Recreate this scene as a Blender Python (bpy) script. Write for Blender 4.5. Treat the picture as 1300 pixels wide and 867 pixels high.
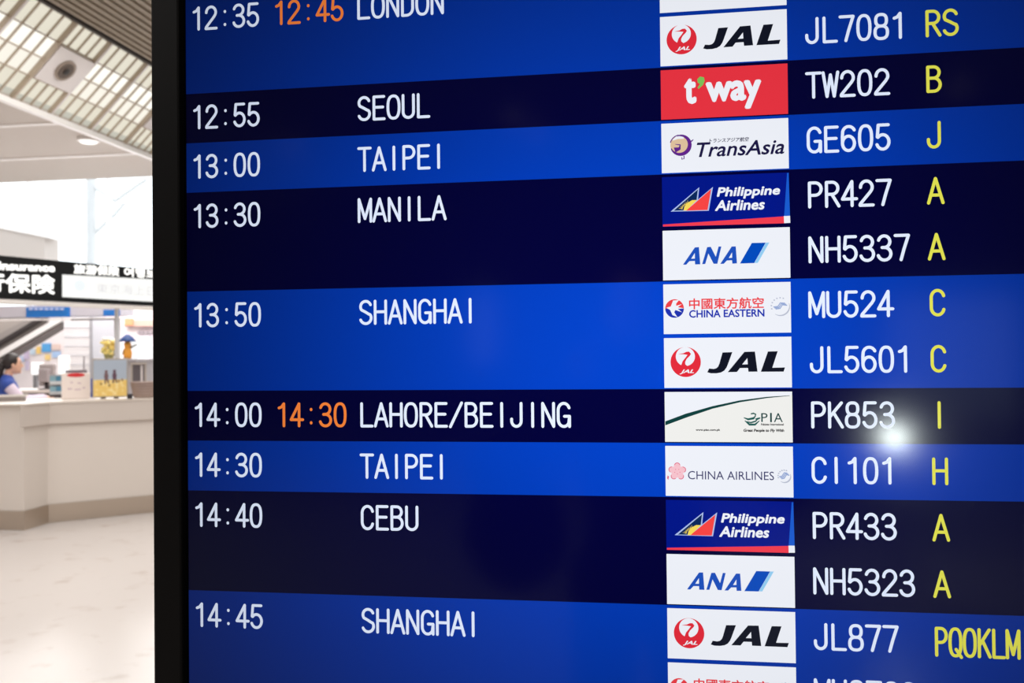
import bpy, bmesh, math, random
from mathutils import Vector, Matrix, geometry
S = bpy.context.scene
for o in list(bpy.data.objects): bpy.data.objects.remove(o)
C = S.collection
PI = math.pi
random.seed(4)

# ------------------------------------------------------------------ camera
IW, IH, FPX = 1300, 867, 1130.0
YAW, PITCH, ROLL = 0.1468, 0.01308, -0.00999
EYE = Vector((0.0, -1.0, 1.5))
_cy, _sy, _cp, _sp = math.cos(YAW), math.sin(YAW), math.cos(PITCH), math.sin(PITCH)
FWD = Vector((-_sy*_cp, _cy*_cp, _sp))
_r = Vector((_cy, _sy, 0)); _u = _r.cross(FWD)
RT = _r*math.cos(ROLL) + _u*math.sin(ROLL)
UP = _u*math.cos(ROLL) - _r*math.sin(ROLL)
cd = bpy.data.cameras.new('camera'); cam = bpy.data.objects.new('view_camera', cd); C.objects.link(cam)
cd.sensor_width = 36; cd.lens = FPX/IW*36; cd.clip_start = .02; cd.clip_end = 300
cam.matrix_world = Matrix.Translation(EYE) @ Matrix((RT, UP, -FWD)).transposed().to_4x4()
cd.dof.use_dof = True; cd.dof.focus_distance = 1.0; cd.dof.aperture_fstop = 9.0
S.camera = cam

# ------------------------------------------------------------------ world, fill lights, exposure
w = bpy.data.worlds.new('daylight'); S.world = w; w.use_nodes = True
w.node_tree.nodes['Background'].inputs[0].default_value = (.95, .98, 1, 1)
w.node_tree.nodes['Background'].inputs[1].default_value = 2.2
def area(x, y, z, sx, sy, e, col=(1, .965, .93)):  # added fill light without a fixture, brightens the hall
    l = bpy.data.lights.new('hall_fill', 'AREA'); l.shape = 'RECTANGLE'; l.size = sx; l.size_y = sy
    l.energy = e; l.color = col
    o = bpy.data.objects.new('hall_fill', l); C.objects.link(o); o.location = (x, y, z)
AREA_E = 222
for (x, y) in ((-4.4, -3.0), (-3.6, 4.0), (1.5, 5.5), (-5.2, 9.0), (4.5, -6), (-6, -4.5), (-13, 4)):
    area(x, y, 4.9 if x < -9 else 5.75, 4.5, 4.5, AREA_E)
area(-7.6, 11.0, 4.6, 3.5, 2.5, 150)
area(-9.4, 13.3, 3.6, 3.0, 1.6, 130, (1, .98, .97))  # added fill that brightens the booth behind the counter
area(-7.6, 13.5, 3.2, 2.2, .7, 70, (1, .98, .97))
area(-13, 15.3, 4.5, 4.0, 2.0, 170, (1, .98, .97))
S.view_settings.view_transform = 'Standard'; S.view_settings.look = 'None'
S.view_settings.gamma = 1; S.view_settings.exposure = 0; S.view_settings.use_curve_mapping = False
S.cycles.use_denoising = True
S.cycles.max_bounces = 6; S.cycles.caustics_reflective = False; S.cycles.caustics_refractive = False

# ------------------------------------------------------------------ materials
def lin(c):
    f = lambda v: v/12.92 if v <= .04045 else ((v+.055)/1.055)**2.4
    return tuple(f(v/255) for v in c[:3]) + (1,)
_mats = {}
def mat(name, rgb, rough=.5, metal=0, spec=.5, bump=None, speck=None):
    if name in _mats: return _mats[name]
    m = bpy.data.materials.new(name); m.use_nodes = True; _mats[name] = m
    nt = m.node_tree; b = nt.nodes['Principled BSDF']
    b.inputs['Base Color'].default_value = lin(rgb); b.inputs['Roughness'].default_value = rough
    b.inputs['Metallic'].default_value = metal; b.inputs['Specular IOR Level'].default_value = spec
    tc = nt.nodes.new('ShaderNodeTexCoord')
    n = nt.nodes.new('ShaderNodeTexNoise'); nt.links.new(tc.outputs['Object'], n.inputs['Vector'])
    if speck:
        sc, rgb2, lo, hi = speck
        n.inputs['Scale'].default_value = sc; n.inputs['Detail'].default_value = 4
        r = nt.nodes.new('ShaderNodeMapRange'); r.inputs[1].default_value = lo; r.inputs[2].default_value = hi
        nt.links.new(n.outputs['Fac'], r.inputs[0])
        mx = nt.nodes.new('ShaderNodeMix'); mx.data_type = 'RGBA'
        nt.links.new(r.outputs[0], mx.inputs[0]); mx.inputs[6].default_value = lin(rgb); mx.inputs[7].default_value = lin(rgb2)
        nt.links.new(mx.outputs[2], b.inputs['Base Color'])
    else:
        n.inputs['Scale'].default_value = 9
        r = nt.nodes.new('ShaderNodeMapRange'); r.inputs[3].default_value = rough*.9; r.inputs[4].default_value = min(1, rough*1.1)
        nt.links.new(n.outputs['Fac'], r.inputs[0]); nt.links.new(r.outputs[0], b.inputs['Roughness'])
    if bump:
        bp = nt.nodes.new('ShaderNodeBump'); bp.inputs['Strength'].default_value = bump[1]; bp.inputs['Distance'].default_value = .01
        n2 = nt.nodes.new('ShaderNodeTexNoise'); n2.inputs['Scale'].default_value = bump[0]
        nt.links.new(tc.outputs['Object'], n2.inputs['Vector']); nt.links.new(n2.outputs['Fac'], bp.inputs['Height'])
        nt.links.new(bp.outputs[0], b.inputs['Normal'])
    return m
def glow(name, rgb, k=1.0):
    if name in _mats: return _mats[name]
    m = bpy.data.materials.new(name); m.use_nodes = True; _mats[name] = m
    b = m.node_tree.nodes['Principled BSDF']
    b.inputs['Base Color'].default_value = (.02, .02, .02, 1); b.inputs['Roughness'].default_value = .4
    b.inputs['Emission Color'].default_value = lin(rgb); b.inputs['Emission Strength'].default_value = k
    return m
def lcd(name, rgb, k=1.0, lobe=3.0):
    """a pixel colour of the glossy LCD panel: glow falls with viewing angle, panel directivity plus lens vignetting put into the emission"""
    if name in _mats: return _mats[name]
    m = bpy.data.materials.new(name); m.use_nodes = True; _mats[name] = m
    nt = m.node_tree; b = nt.nodes['Principled BSDF']
    b.inputs['Base Color'].default_value = (.002, .002, .002, 1); b.inputs['Roughness'].default_value = .105
    b.inputs['Specular IOR Level'].default_value = .135; b.inputs['Specular Tint'].default_value = (.80, .93, 1, 1)   # bluish anti-reflection coating
    b.inputs['Emission Color'].default_value = lin(rgb)
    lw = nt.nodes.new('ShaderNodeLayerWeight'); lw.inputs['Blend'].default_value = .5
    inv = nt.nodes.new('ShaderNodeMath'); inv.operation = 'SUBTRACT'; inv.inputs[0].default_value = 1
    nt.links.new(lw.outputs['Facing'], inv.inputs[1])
    p = nt.nodes.new('ShaderNodeMath'); p.operation = 'POWER'; p.inputs[1].default_value = lobe  # lobe also carries the lens's edge darkening
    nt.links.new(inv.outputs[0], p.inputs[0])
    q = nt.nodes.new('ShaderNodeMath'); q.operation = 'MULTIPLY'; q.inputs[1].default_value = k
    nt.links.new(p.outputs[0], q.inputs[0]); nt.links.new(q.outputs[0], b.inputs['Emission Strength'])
    return m

# ------------------------------------------------------------------ helpers
def ray(x, y): return FWD*FPX + RT*(x-IW/2) + UP*(IH/2-y)
def at(x, y, Y):
    d = ray(x, y); return EYE + d*((Y-EYE.y)/d.y)
def on(x, y, z):
    d = ray(x, y); return EYE + d*((z-EYE.z)/d.z)
def obj(name, bm, m, parent=None, smooth=False):
    me = bpy.data.meshes.new(name)
    bmesh.ops.recalc_face_normals(bm, faces=bm.faces)
    bm.to_mesh(me); bm.free()
    if m: me.materials.append(m)
    if smooth:
        for p in me.polygons: p.use_smooth = True
    o = bpy.data.objects.new(name, me); C.objects.link(o)
    if parent: 
        o.parent = parent
        if not parent.parent: o.location = -Vector(parent.location)     # meshes are written in world coordinates
    return o
def thing(name, label, cat, loc=(0, 0, 0), group=None):
    o = bpy.data.objects.new(name, None); C.objects.link(o); o.location = loc; o.empty_display_size = .1
    o['label'] = label; o['category'] = cat
    if group: o['group'] = group
    return o
def tag(o, label, cat, group=None):
    o['label'] = label; o['category'] = cat
    if group: o['group'] = group
    return o
def struct(name, bm, m, parent=None):
    o = obj(name, bm, m, parent)
    if not parent: o['kind'] = 'structure'
    return o
def box(bm, a, b, bev=0):
    a, b = Vector(a), Vector(b)
    r = bmesh.ops.create_cube(bm, size=1)
    for v in r['verts']:
        v.co = Vector([(a[i]+b[i])/2 + v.co[i]*(b[i]-a[i]) for i in range(3)])
    if bev:
        es = list({e for v in r['verts'] for e in v.link_edges})
        bmesh.ops.bevel(bm, geom=es, offset=bev, segments=2, profile=.5, affect='EDGES')
    return bm
def BX(a, b, bev=0): return box(bmesh.new(), a, b, bev)
def prism(bm, pts, z0, z1):
    lo = [bm.verts.new((p[0], p[1], z0)) for p in pts]; hi = [bm.verts.new((p[0], p[1], z1)) for p in pts]
    n = len(pts); bm.faces.new(lo[::-1]); bm.faces.new(hi)
    for i in range(n): bm.faces.new((lo[i], lo[(i+1) % n], hi[(i+1) % n], hi[i]))
    return bm
def quadbox(bm, p, q, z0, z1, t):
    """upright slab from p to q (xy), thickness t to the back-left"""
    p, q = Vector(p[:2]), Vector(q[:2]); d = (q-p).normalized(); n = Vector((-d.y, d.x))*t
    return prism(bm, [p, q, q+n, p+n], z0, z1)
def tube(bm, p, q, r0, r1=None, seg=12):
    p, q = Vector(p), Vector(q); r1 = r0 if r1 is None else r1
    d = q-p
    M = Matrix.Translation((p+q)/2) @ d.to_track_quat('Z', 'Y').to_matrix().to_4x4()
    bmesh.ops.create_cone(bm, cap_ends=True, segments=seg, radius1=r0, radius2=r1, depth=d.length, matrix=M)
    return bm
def ball(bm, c, r, seg=16):
    r = (r, r, r) if not hasattr(r, '__len__') else r
    bmesh.ops.create_uvsphere(bm, u_segments=seg, v_segments=max(6, seg//2), radius=1,
                              matrix=Matrix.Translation(c) @ Matrix.Diagonal((*r, 1)))
    return bm
def lathe(bm, prof, c=(0, 0, 0), seg=24):
    rings = []
    for r, z in prof:
        rings.append([bm.verts.new((c[0]+r*math.cos(2*PI*i/seg), c[1]+r*math.sin(2*PI*i/seg), c[2]+z)) for i in range(seg)])
    for a, b in zip(rings, rings[1:]):
        for i in range(seg): bm.faces.new((a[i], a[(i+1) % seg], b[(i+1) % seg], b[i]))
    bm.faces.new(rings[0][::-1]); bm.faces.new(rings[-1])
    return bm
def text2d(body, shear=0, bold=0, spacing=1):
    """triangles of a word, normalised to the unit box (x right, y up)"""
    cu = bpy.data.curves.new('lettering', 'FONT'); cu.body = body; cu.shear = shear; cu.offset = bold
    cu.space_character = spacing; cu.resolution_u = 3; cu.fill_mode = 'FRONT'
    o = bpy.data.objects.new('lettering', cu); C.objects.link(o)
    dg = bpy.context.evaluated_depsgraph_get(); dg.update()
    me = bpy.data.meshes.new_from_object(o.evaluated_get(dg))
    vs = [v.co.xy.copy() for v in me.vertices]; fs = [tuple(p.vertices) for p in me.polygons]
    bpy.data.objects.remove(o); bpy.data.curves.remove(cu); bpy.data.meshes.remove(me)
    if not vs: return [], []
    x0, x1 = min(v.x for v in vs), max(v.x for v in vs); y0, y1 = min(v.y for v in vs), max(v.y for v in vs)
    return [((v.x-x0)/max(x1-x0, 1e-6), (v.y-y0)/max(y1-y0, 1e-6)) for v in vs], fs
def put2d(bm, vs, fs, f):
    vv = [bm.verts.new(f(*v)) for v in vs]
    for q in fs:
        try: bm.faces.new([vv[i] for i in q])
        except ValueError: pass
def poly2d(bm, loops, f):
    """filled polygon with holes"""
    pts = [Vector((x, y, 0)) for l in loops for x, y in l]
    tri = geometry.tessellate_polygon([[Vector((x, y, 0)) for x, y in l] for l in loops])
    put2d(bm, [(p.x, p.y) for p in pts], tri, f)

# ------------------------------------------------------------------ room shell
floor_m = mat('floor_vinyl', (200, 193, 189), .3, spec=.3, speck=(5.0, (180, 168, 161), .58, .74))
struct('floor', BX((-27, -21, -.1), (14, 27, 0)), floor_m)
louv = mat('louvre_brown', (146, 134, 118), .6)
bm = bmesh.new(); box(bm, (-7.5, -21, 6.065), (14, 27, 6.25))
x = -7.42
while x < 14:
    box(bm, (x, -21, 6.03), (x+.07, 27, 6.131)); x += .135
struct('ceiling', bm, louv)
wallm = mat('wall_paint', (92, 88, 86), .7)
bm = bmesh.new()
for x0, x1, z0, z1 in ((-27, -4.3, 0, 6.25), (-4.3, -3.7, 0, 1.3), (-4.3, -3.7, 3.0, 6.25), (-3.7, 5.7, 0, 6.25), (5.7, 8.6, 2.7, 6.25), (8.6, 14, 0, 6.25)):
    box(bm, (x0, -21.2, z0), (x1, -21, z1))
struct('wall_back', bm, wallm)
struct('wall_right', BX((14, -21, 0), (14.2, 27, 6.25)), mat('wall_warm', (170, 160, 150), .7))
struct('wall_left', BX((-27.2, -21, 0), (-27, 27, 6.25)), mat('wall_pale', (205, 200, 195), .7))
# lowered perforated ceiling on the left, with white seams
soff = mat('soffit_panel', (198, 189, 180), .6, bump=(160, .5))
struct('ceiling_soffit', BX((-27, -21, 5.0), (-8.5, 15.05, 5.12)), soff)
wht = mat('white_trim', (240, 236, 232), .45)
bm = bmesh.new()
for y in (-1.2, .85, 2.9, 4.95, 7.0, 9.05, 11.1, 13.15):
    box(bm, (-27, y-.06, 4.985), (-8.5, y+.06, 5.0))
struct('trim_1', bm, wht)
struct('trim_2', BX((-8.54, -21, 4.955), (-8.45, 15.1, 5.03)), mat('beam_white', (254, 252, 250), .4))      # white beam along the luminous slope
# slope: luminous ceiling strip at 45 degrees between soffit (x=-8.5, z=5) and louvres
s2 = math.sqrt(.5)
def sl(y, t, n=0): return Vector((-8.5 + t*s2 - n*s2, y, 5.0 + t*s2 + n*s2))     # n: away from the room
def slbox(bm, y0, y1, t0, t1, n0, n1):
    vs = [bm.verts.new(sl(y, t, n)) for y in (y0, y1) for t in (t0, t1) for n in (n0, n1)]
    for f in ((0, 1, 3, 2), (4, 6, 7, 5), (0, 4, 5, 1), (2, 3, 7, 6), (0, 2, 6, 4), (1, 5, 7, 3)):
        bm.faces.new([vs[i] for i in f])
    return bm
struct('ceiling_slope', slbox(bmesh.new(), -21, 27, 0, 1.5, .12, .2), wht)
bm = bmesh.new(); box(bm, (-7.50, -21, 6.0), (-7.45, 27, 6.2))
struct('trim_3', bm, mat('dark_gap', (52, 44, 38), .6))
lit_a = glow('diffuser_bright', (255, 253, 244), 1.05); lit_m = glow('diffuser_warm', (248, 243, 230), 1.0); lit_b = glow('diffuser_mid', (232, 226, 208), .95)
lit_c = glow('diffuser_low', (206, 204, 190), .85)
ribm = mat('lattice_brown', (182, 166, 148), .5)
plate_m = mat('plate_white', (226, 220, 218), .5)
def lit_module(y0, y1, n, label):
    t = thing('ceiling_light', label, 'ceiling light', sl((y0+y1)/2, .72), 'luminous lattice panels of the sloping ceiling')
    obj('diffuser', slbox(bmesh.new(), y0+.03, y1-.03, .745, 1.05, .06, .1), lit_a, t)
    obj('diffuser', slbox(bmesh.new(), y0+.03, y1-.03, .44, .74, .06, .1), lit_m, t)
    obj('diffuser', slbox(bmesh.new(), y0+.03, y1-.03, 1.06, 1.38, .06, .1), lit_b, t)
    obj('diffuser', slbox(bmesh.new(), y0+.03, y1-.03, .16, .43, .06, .1), lit_b, t)
    obj('diffuser', slbox(bmesh.new(), y0+.03, y1-.03, .02, .155, .06, .1), lit_c, t)
    bm = bmesh.new()
    for k in range(1, n):
        y = y0 + (y1-y0)*k/n; slbox(bm, y-.010, y+.010, .02, 1.4, .03, .058)
    for tt in (.44, .745, 1.05): slbox(bm, y0, y1, tt-.008, tt+.008, .02, .05)
    obj('lattice', bm, ribm, t)
    obj('side_rib', slbox(bmesh.new(), y0-.005, y0+.045, 0, 1.44, .01, .1), plate_m, t); obj('rib_line', slbox(bmesh.new(), y0-.03, y0-.005, 0, 1.44, 0, .1), ribm, t)
def speaker_module(y0, y1, label, l2):
    t = thing('ceiling_light', label, 'ceiling light', sl((y0+y1)/2, .2), 'luminous lattice panels of the sloping ceiling')
    obj('diffuser', slbox(bmesh.new(), y0+.03, y1, 1.06, 1.38, .06, .1), lit_b, t)
    obj('diffuser', slbox(bmesh.new(), y0+.03, y1, .14, .43, .06, .1), lit_b, t)
    obj('diffuser', slbox(bmesh.new(), y0+.03, y1, .02, .135, .06, .1), lit_c, t)
    for ta, tb, tt in ((.02, .44, .44), (1.05, 1.4, 1.05)):
        bm = bmesh.new()
        for k in range(1, 4):
            y = y0 + (y1-y0)*k/4; slbox(bm, y-.010, y+.010, ta, tb, .03, .058)
        slbox(bm, y0, y1, tt-.008, tt+.008, .02, .05)
        obj('lattice', bm, ribm, t)
    obj('side_rib', slbox(bmesh.new(), y0-.02, y0+.02, 0, 1.44, 0, .1), ribm, t)
    c = thing('ceiling_speaker', l2, 'ceiling speaker', sl((y0+y1)/2, .745), 'square plates in the luminous ceiling')
    obj('plate', slbox(bmesh.new(), y0+.03, y1-.02, .46, 1.03, -.01, .05), plate_m, c)
    o = sl((y0+y1)/2, .745, -.012); ax = Vector((-s2, 0, s2))
    M = Matrix.Translation(o) @ ax.to_track_quat('Z', 'Y').to_matrix().to_4x4()
    def disc(r0, r1, z0, z1):
        bm = bmesh.new(); lathe(bm, [(r0, z0), (r1, z1)], seg=28); bm.transform(M); return bm
    bm = bmesh.new(); prof = [(.165, 0), (.165, -.018), (.13, -.022), (.12, -.004)]
    lathe(bm, prof, seg=28); bm.transform(M); obj('rim', bm, mat('rim_grey', (150, 135, 122), .4), c)
    obj('cone', disc(.12, .05, -.024, -.014), mat('speaker_brown', (96, 82, 72), .5), c)
    obj('dust_cap', disc(.05, .03, -.036, -.05), mat('speaker_dark', (48, 44, 42), .5), c)
mods = [('l', 6.36, 7.30, 4), ('s', 7.30, 8.09), ('l', 8.09, 9.03, 4), ('l', 9.03, 9.97, 4), ('s', 9.97, 10.76), ('l', 10.76, 11.70, 4),
        ('l', 11.70, 12.65, 4), ('s', 12.65, 13.45), ('l', 13.45, 14.4, 4), ('l', 14.4, 15.34, 4), ('l', 15.34, 16.28, 4), ('l', 16.28, 17.22, 4), ('l', 17.22, 18.16, 4)]
labs = {9.03: 'luminous lattice ceiling panel just left of the round speaker plate',
        10.76: 'luminous lattice ceiling panel just right of the round speaker plate',
        11.70: 'luminous lattice ceiling panel second to the right of the speaker plate',
        8.09: 'luminous lattice ceiling panel cut by the top left corner of the photo',
        9.97: 'shallow luminous lattice strips above and below the round speaker plate',
        12.65: 'luminous lattice strips beside the black board edge, around a second white plate',
        }
for m_ in mods:
    if m_[1] < 8: continue
    if m_[0] == 'l': lit_module(m_[1], m_[2], m_[3], labs.get(m_[1], 'luminous lattice ceiling panel of the far run hidden by the black board'))
    else: speaker_module(m_[1], m_[2], labs[m_[1]],
            'white square ceiling plate with a round brown speaker, whole in view' if m_[1] < 12
            else 'white square ceiling plate half hidden by the black board edge')
# bright window wall behind everything
fr = mat('mullion_white', (250, 250, 250), .5)
gl = bpy.data.materials.new('window_glass'); gl.use_nodes = True; nt = gl.node_tree
b_ = nt.nodes['Principled BSDF']; b_.inputs['Roughness'].default_value = .02; b_.inputs['Base Color'].default_value = (1, 1, 1, 1)
tr = nt.nodes.new('ShaderNodeBsdfTransparent'); tr.inputs[0].default_value = (.97, .99, 1, 1)
mx = nt.nodes.new('ShaderNodeMixShader'); mx.inputs[0].default_value = .05
nt.links.new(tr.outputs[0], mx.inputs[1]); nt.links.new(b_.outputs[0], mx.inputs[2]); nt.links.new(mx.outputs[0], nt.nodes['Material Output'].inputs[0])
wf = bmesh.new()
for x in range(-27, 15, 3): box(wf, (x-.05, 26.9, 0), (x+.05, 27.05, 9))
for z in (0.05, 4.4, 8.9): box(wf, (-27, 26.92, z-.05), (14, 27.04, z+.05))
win = struct('window_1', wf, fr)
obj('pane', BX((-27, 26.97, .1), (14, 26.99, 9)), gl, win)
bm = bmesh.new()
for x in (5.7, 6.65, 7.6, 8.55): box(bm, (x, -21.12, 0), (x+.05, -21.05, 2.7))
door = struct('door_1', bm, fr); obj('pane', BX((5.7, -21.1, .02), (8.6, -21.08, 2.7)), gl, door)
bm = bmesh.new(); box(bm, (-4.3, -21.12, 1.3), (-4.26, -21.05, 3)); box(bm, (-3.74, -21.12, 1.3), (-3.7, -21.05, 3))
w2 = struct('window_2', bm, fr); obj('pane', BX((-4.3, -21.1, 1.3), (-3.7, -21.08, 3)), gl, w2)
# -- white column and roof truss against the window wall
cc = at(116, 300, 28.5)
t = thing('column', 'slim white steel column outside the bright window wall', 'column', (cc.x, 28.5, 0))
obj('shaft', tube(bmesh.new(), (cc.x, 28.5, 0), (cc.x, 28.5, 9), .17), mat('steel_white', (196, 195, 195), .4), t)
obj('base_plate', BX((cc.x-.3, 28.2, 0), (cc.x+.3, 28.8, .04)), mat('steel_white', (196, 195, 195), .4), t)
bm = bmesh.new()
pp = [(112, 232), (146, 255), (186, 228)]; qq = [(116, 300), (146, 272), (158, 258)]
for L_ in (pp, qq):
    for a, b in zip(L_, L_[1:]): tube(bm, at(*a, 28.5), at(*b, 28.5), .07)
tag(obj('roof_truss', bm, mat('steel_white', (196, 195, 195), .4)), 'faint white truss bars branching from the slim column', 'truss')
# -- mezzanine edge at the far left
def slab(bm, p, q, h, Y0, Y1_):
    """inclined beam from pixel p to pixel q (upper edge) with pixel height h"""
    a, b = at(*p, Y0), at(*q, Y0); c_, d_ = at(p[0], p[1]+h, Y0), at(q[0], q[1]+h, Y0)
    vs = [bm.verts.new((v.x, Y, v.z)) for Y in (Y0, Y1_) for v in (a, b, d_, c_)]
    for f in ((0, 1, 2, 3), (7, 6, 5, 4), (0, 4, 5, 1), (1, 5, 6, 2), (2, 6, 7, 3), (3, 7, 4, 0)): bm.faces.new([vs[i] for i in f])
    return bm
t = thing('mezzanine', 'pale upper floor edge jutting in at the left above the black sign', 'mezzanine', at(-40, 320, 19))
obj('edge_beam', slab(bmesh.new(), (-60, 266), (63, 290), 12, 19, 19.4), mat('beam_white', (254, 252, 250), .4), t)
obj('underside', slab(bmesh.new(), (-60, 278), (56, 301), 42, 19.05, 19.6), mat('mezz_beige', (204, 196, 190), .6), t)
a = at(-55, 330, 19.3); obj('support_post', tube(bmesh.new(), (a.x, 19.3, 0), (a.x, 19.3, a.z), .12), wht, t)

# ------------------------------------------------------------------ departure board
P = .05949; Z0 = 1.81559; U0 = -.54146
def sc(u, v, y=0): return Vector((U0+u*P, y, Z0-v*P))
UW, VT, VB = 20.4, -5.0, 13.0
board = thing('departure_board', 'large black framed blue flight departure board with white, orange and yellow text', 'departure board', (U0+UW*P/2, .06, 0))
blk = mat('bezel_black', (9, 8, 8), .5, spec=.1); blk2 = mat('cabinet_black', (9, 8, 8), .5, spec=.1)
bw = .677
a, b = sc(-bw, VB+bw), sc(UW+bw, VT-bw)
bm = bmesh.new()
zl, zh = a.z, b.z
box(bm, (a.x, -.010, zl), (sc(-.06, 0).x, .03, zh), .003); box(bm, (sc(UW+.06, 0).x, -.010, zl), (b.x, .03, zh), .003)
box(bm, (sc(-.06, 0).x, -.010, zl), (sc(UW+.06, 0).x, .03, sc(0, VB+.06).z)); box(bm, (sc(-.06, 0).x, -.010, sc(0, VT-.06).z), (sc(UW+.06, 0).x, .03, zh))
obj('bezel', bm, blk, board)
obj('cabinet', BX((a.x, .03, .06), (b.x, .14, zh)), blk2, board)
obj('lower_panel', BX((a.x, -.008, .06), (b.x, .03, zl-.004), .002), blk2, board)
obj('foot_plate', BX((a.x-.0, -.16, 0), (b.x, .30, .06), .006), blk2, board)
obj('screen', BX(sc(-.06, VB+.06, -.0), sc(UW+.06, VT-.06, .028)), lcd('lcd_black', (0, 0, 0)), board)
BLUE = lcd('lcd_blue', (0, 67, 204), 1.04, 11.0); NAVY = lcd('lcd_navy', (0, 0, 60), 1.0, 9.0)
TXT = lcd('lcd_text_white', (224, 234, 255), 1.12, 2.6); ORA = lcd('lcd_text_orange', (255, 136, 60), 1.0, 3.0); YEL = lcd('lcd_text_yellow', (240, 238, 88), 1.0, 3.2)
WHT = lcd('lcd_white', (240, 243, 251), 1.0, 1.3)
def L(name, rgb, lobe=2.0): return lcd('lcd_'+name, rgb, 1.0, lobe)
# stroke lettering of the board (cell 10 x 20)
def arc(cx, cy, rx, ry, a0, a1, n=12):
    return [(cx+rx*math.cos(math.radians(a0+(a1-a0)*i/n)), cy+ry*math.sin(math.radians(a0+(a1-a0)*i/n))) for i in range(n+1)]
def oval(x0, x1, y0, y1, p=2.5, n=28):
    out = []
    for i in range(n+1):
        a = 2*PI*i/n; c, s = math.cos(a), math.sin(a)
        out.append(((x0+x1)/2+(x1-x0)/2*math.copysign(abs(c)**(2/p), c), (y0+y1)/2+(y1-y0)/2*math.copysign(abs(s)**(2/p), s)))
    return out
G = {
 '0': [oval(1.5, 8.5, 0, 20)],
 '1': [[(2.6, 16.2), (4.3, 17.0), (6.0, 20), (6.0, 0)]],
 '2': [arc(5, 14.8, 3.4, 5.2, 180, -20, 14)+[(7.2, 10.8), (1.4, 1.2), (1.2, 0), (8.8, 0)]],
 '3': [arc(4.8, 15.2, 3.3, 4.8, 165, -90, 14)+[(3.6, 10.4)], [(4.8, 10.4)]+arc(4.9, 5.2, 3.7, 5.2, 90, -165, 14)],
 '4': [[(6.6, 0), (6.6, 20), (1.0, 5.6), (9.2, 5.6)]],
 '5': [[(8.2, 20), (2.4, 20), (1.8, 10.2)]+arc(4.9, 6.0, 3.6, 6.0, 140, -160, 16)],
 '6': [arc(5, 6, 3.5, 6, 180, -180, 22), [(1.5, 6), (1.5, 12)]+arc(5.2, 14.6, 3.6, 5.4, 165, 25, 12)],
 '7': [[(1.2, 20), (8.8, 20), (6.2, 9), (4.4, 0)]],
 '8': [oval(1.9, 8.1, 10.4, 20), oval(1.4, 8.6, 0, 10.4)],
 ':': [[(5, 14.6), (5, 15.0)], [(5, 2.6), (5, 3.0)]],
 '/': [[(1.2, -.5), (8.8, 20.5)]],
 'A': [[(.9, 0), (5, 20), (9.1, 0)], [(2.3, 6.4), (7.7, 6.4)]],
 'B': [[(1.6, 0), (1.6, 20), (5, 20)]+arc(5, 15.4, 3.1, 4.6, 90, -90, 10)+[(1.6, 10.8)], [(5, 10.8)]+arc(5, 5.4, 3.6, 5.4, 90, -90, 10)+[(1.6, 0)]],
 'C': [arc(5.1, 14, 3.6, 6, 15, 180, 14)+arc(5.1, 6, 3.6, 6, 180, 345, 14)],
 'D': [[(1.6, 0), (1.6, 20), (4.4, 20)]+arc(4.4, 14, 4.1, 6, 90, 0, 8)+arc(4.4, 6, 4.1, 6, 0, -90, 8)+[(1.6, 0)]],
 'E': [[(8.5, 20), (1.7, 20), (1.7, 0), (8.7, 0)], [(1.7, 10.6), (7.8, 10.6)]],
 'G': [arc(5.0, 14, 3.6, 6, 20, 180, 12)+arc(5.0, 6, 3.6, 6, 180, 330, 12)+[(8.6, 8.8), (5.4, 8.8)], [(8.6, 8.8), (8.6, 0)]],
 'H': [[(1.4, 0), (1.4, 20)], [(8.6, 0), (8.6, 20)], [(1.4, 10.4), (8.6, 10.4)]],
 'I': [[(5, 0), (5, 20)]],
 'J': [[(7.6, 20), (7.6, 5)]+arc(4.5, 4.8, 3.1, 4.8, 0, -180, 12)+[(1.4, 6.4)]],
 'K': [[(1.6, 0), (1.6, 20)], [(8.6, 20), (1.6, 8.2)], [(4.0, 11.8), (9.0, 0)]],
 'L': [[(1.7, 20), (1.7, 0), (8.8, 0)]],
 'M': [[(1.0, 0), (1.0, 20), (5, 2.5), (9.0, 20), (9.0, 0)]],
 'N': [[(1.5, 0), (1.5, 20), (8.5, 0), (8.5, 20)]],
 'O': [oval(1.2, 8.8, 0, 20)],
 'P': [[(1.7, 0), (1.7, 20), (5, 20)]+arc(5, 14.8, 3.6, 5.2, 90, -90, 12)+[(1.7, 9.6)]],
 'Q': [oval(1.2, 8.8, 0, 20), [(5.4, 4.8), (9.0, -1)]],
 'R': [[(1.7, 0), (1.7, 20), (5, 20)]+arc(5, 15, 3.4, 5, 90, -90, 12)+[(1.7, 10)], [(4.8, 10), (8.9, 0)]],
 'S': [arc(5, 15.1, 3.5, 4.9, 20, 215, 14)+[(4.8, 10.4), (7.2, 8.4)]+arc(5, 5.1, 3.7, 5.1, 35, -160, 14)],
 'T': [[(1.0, 20), (9.0, 20)], [(5, 20), (5, 0)]],
 'U': [[(1.5, 20), (1.5, 5)]+arc(5, 4.8, 3.5, 4.8, 180, 360, 12)+[(8.5, 20)]],
 'W': [[(.7, 20), (2.9, 0), (5, 18), (7.1, 0), (9.3, 20)]],
}
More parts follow.
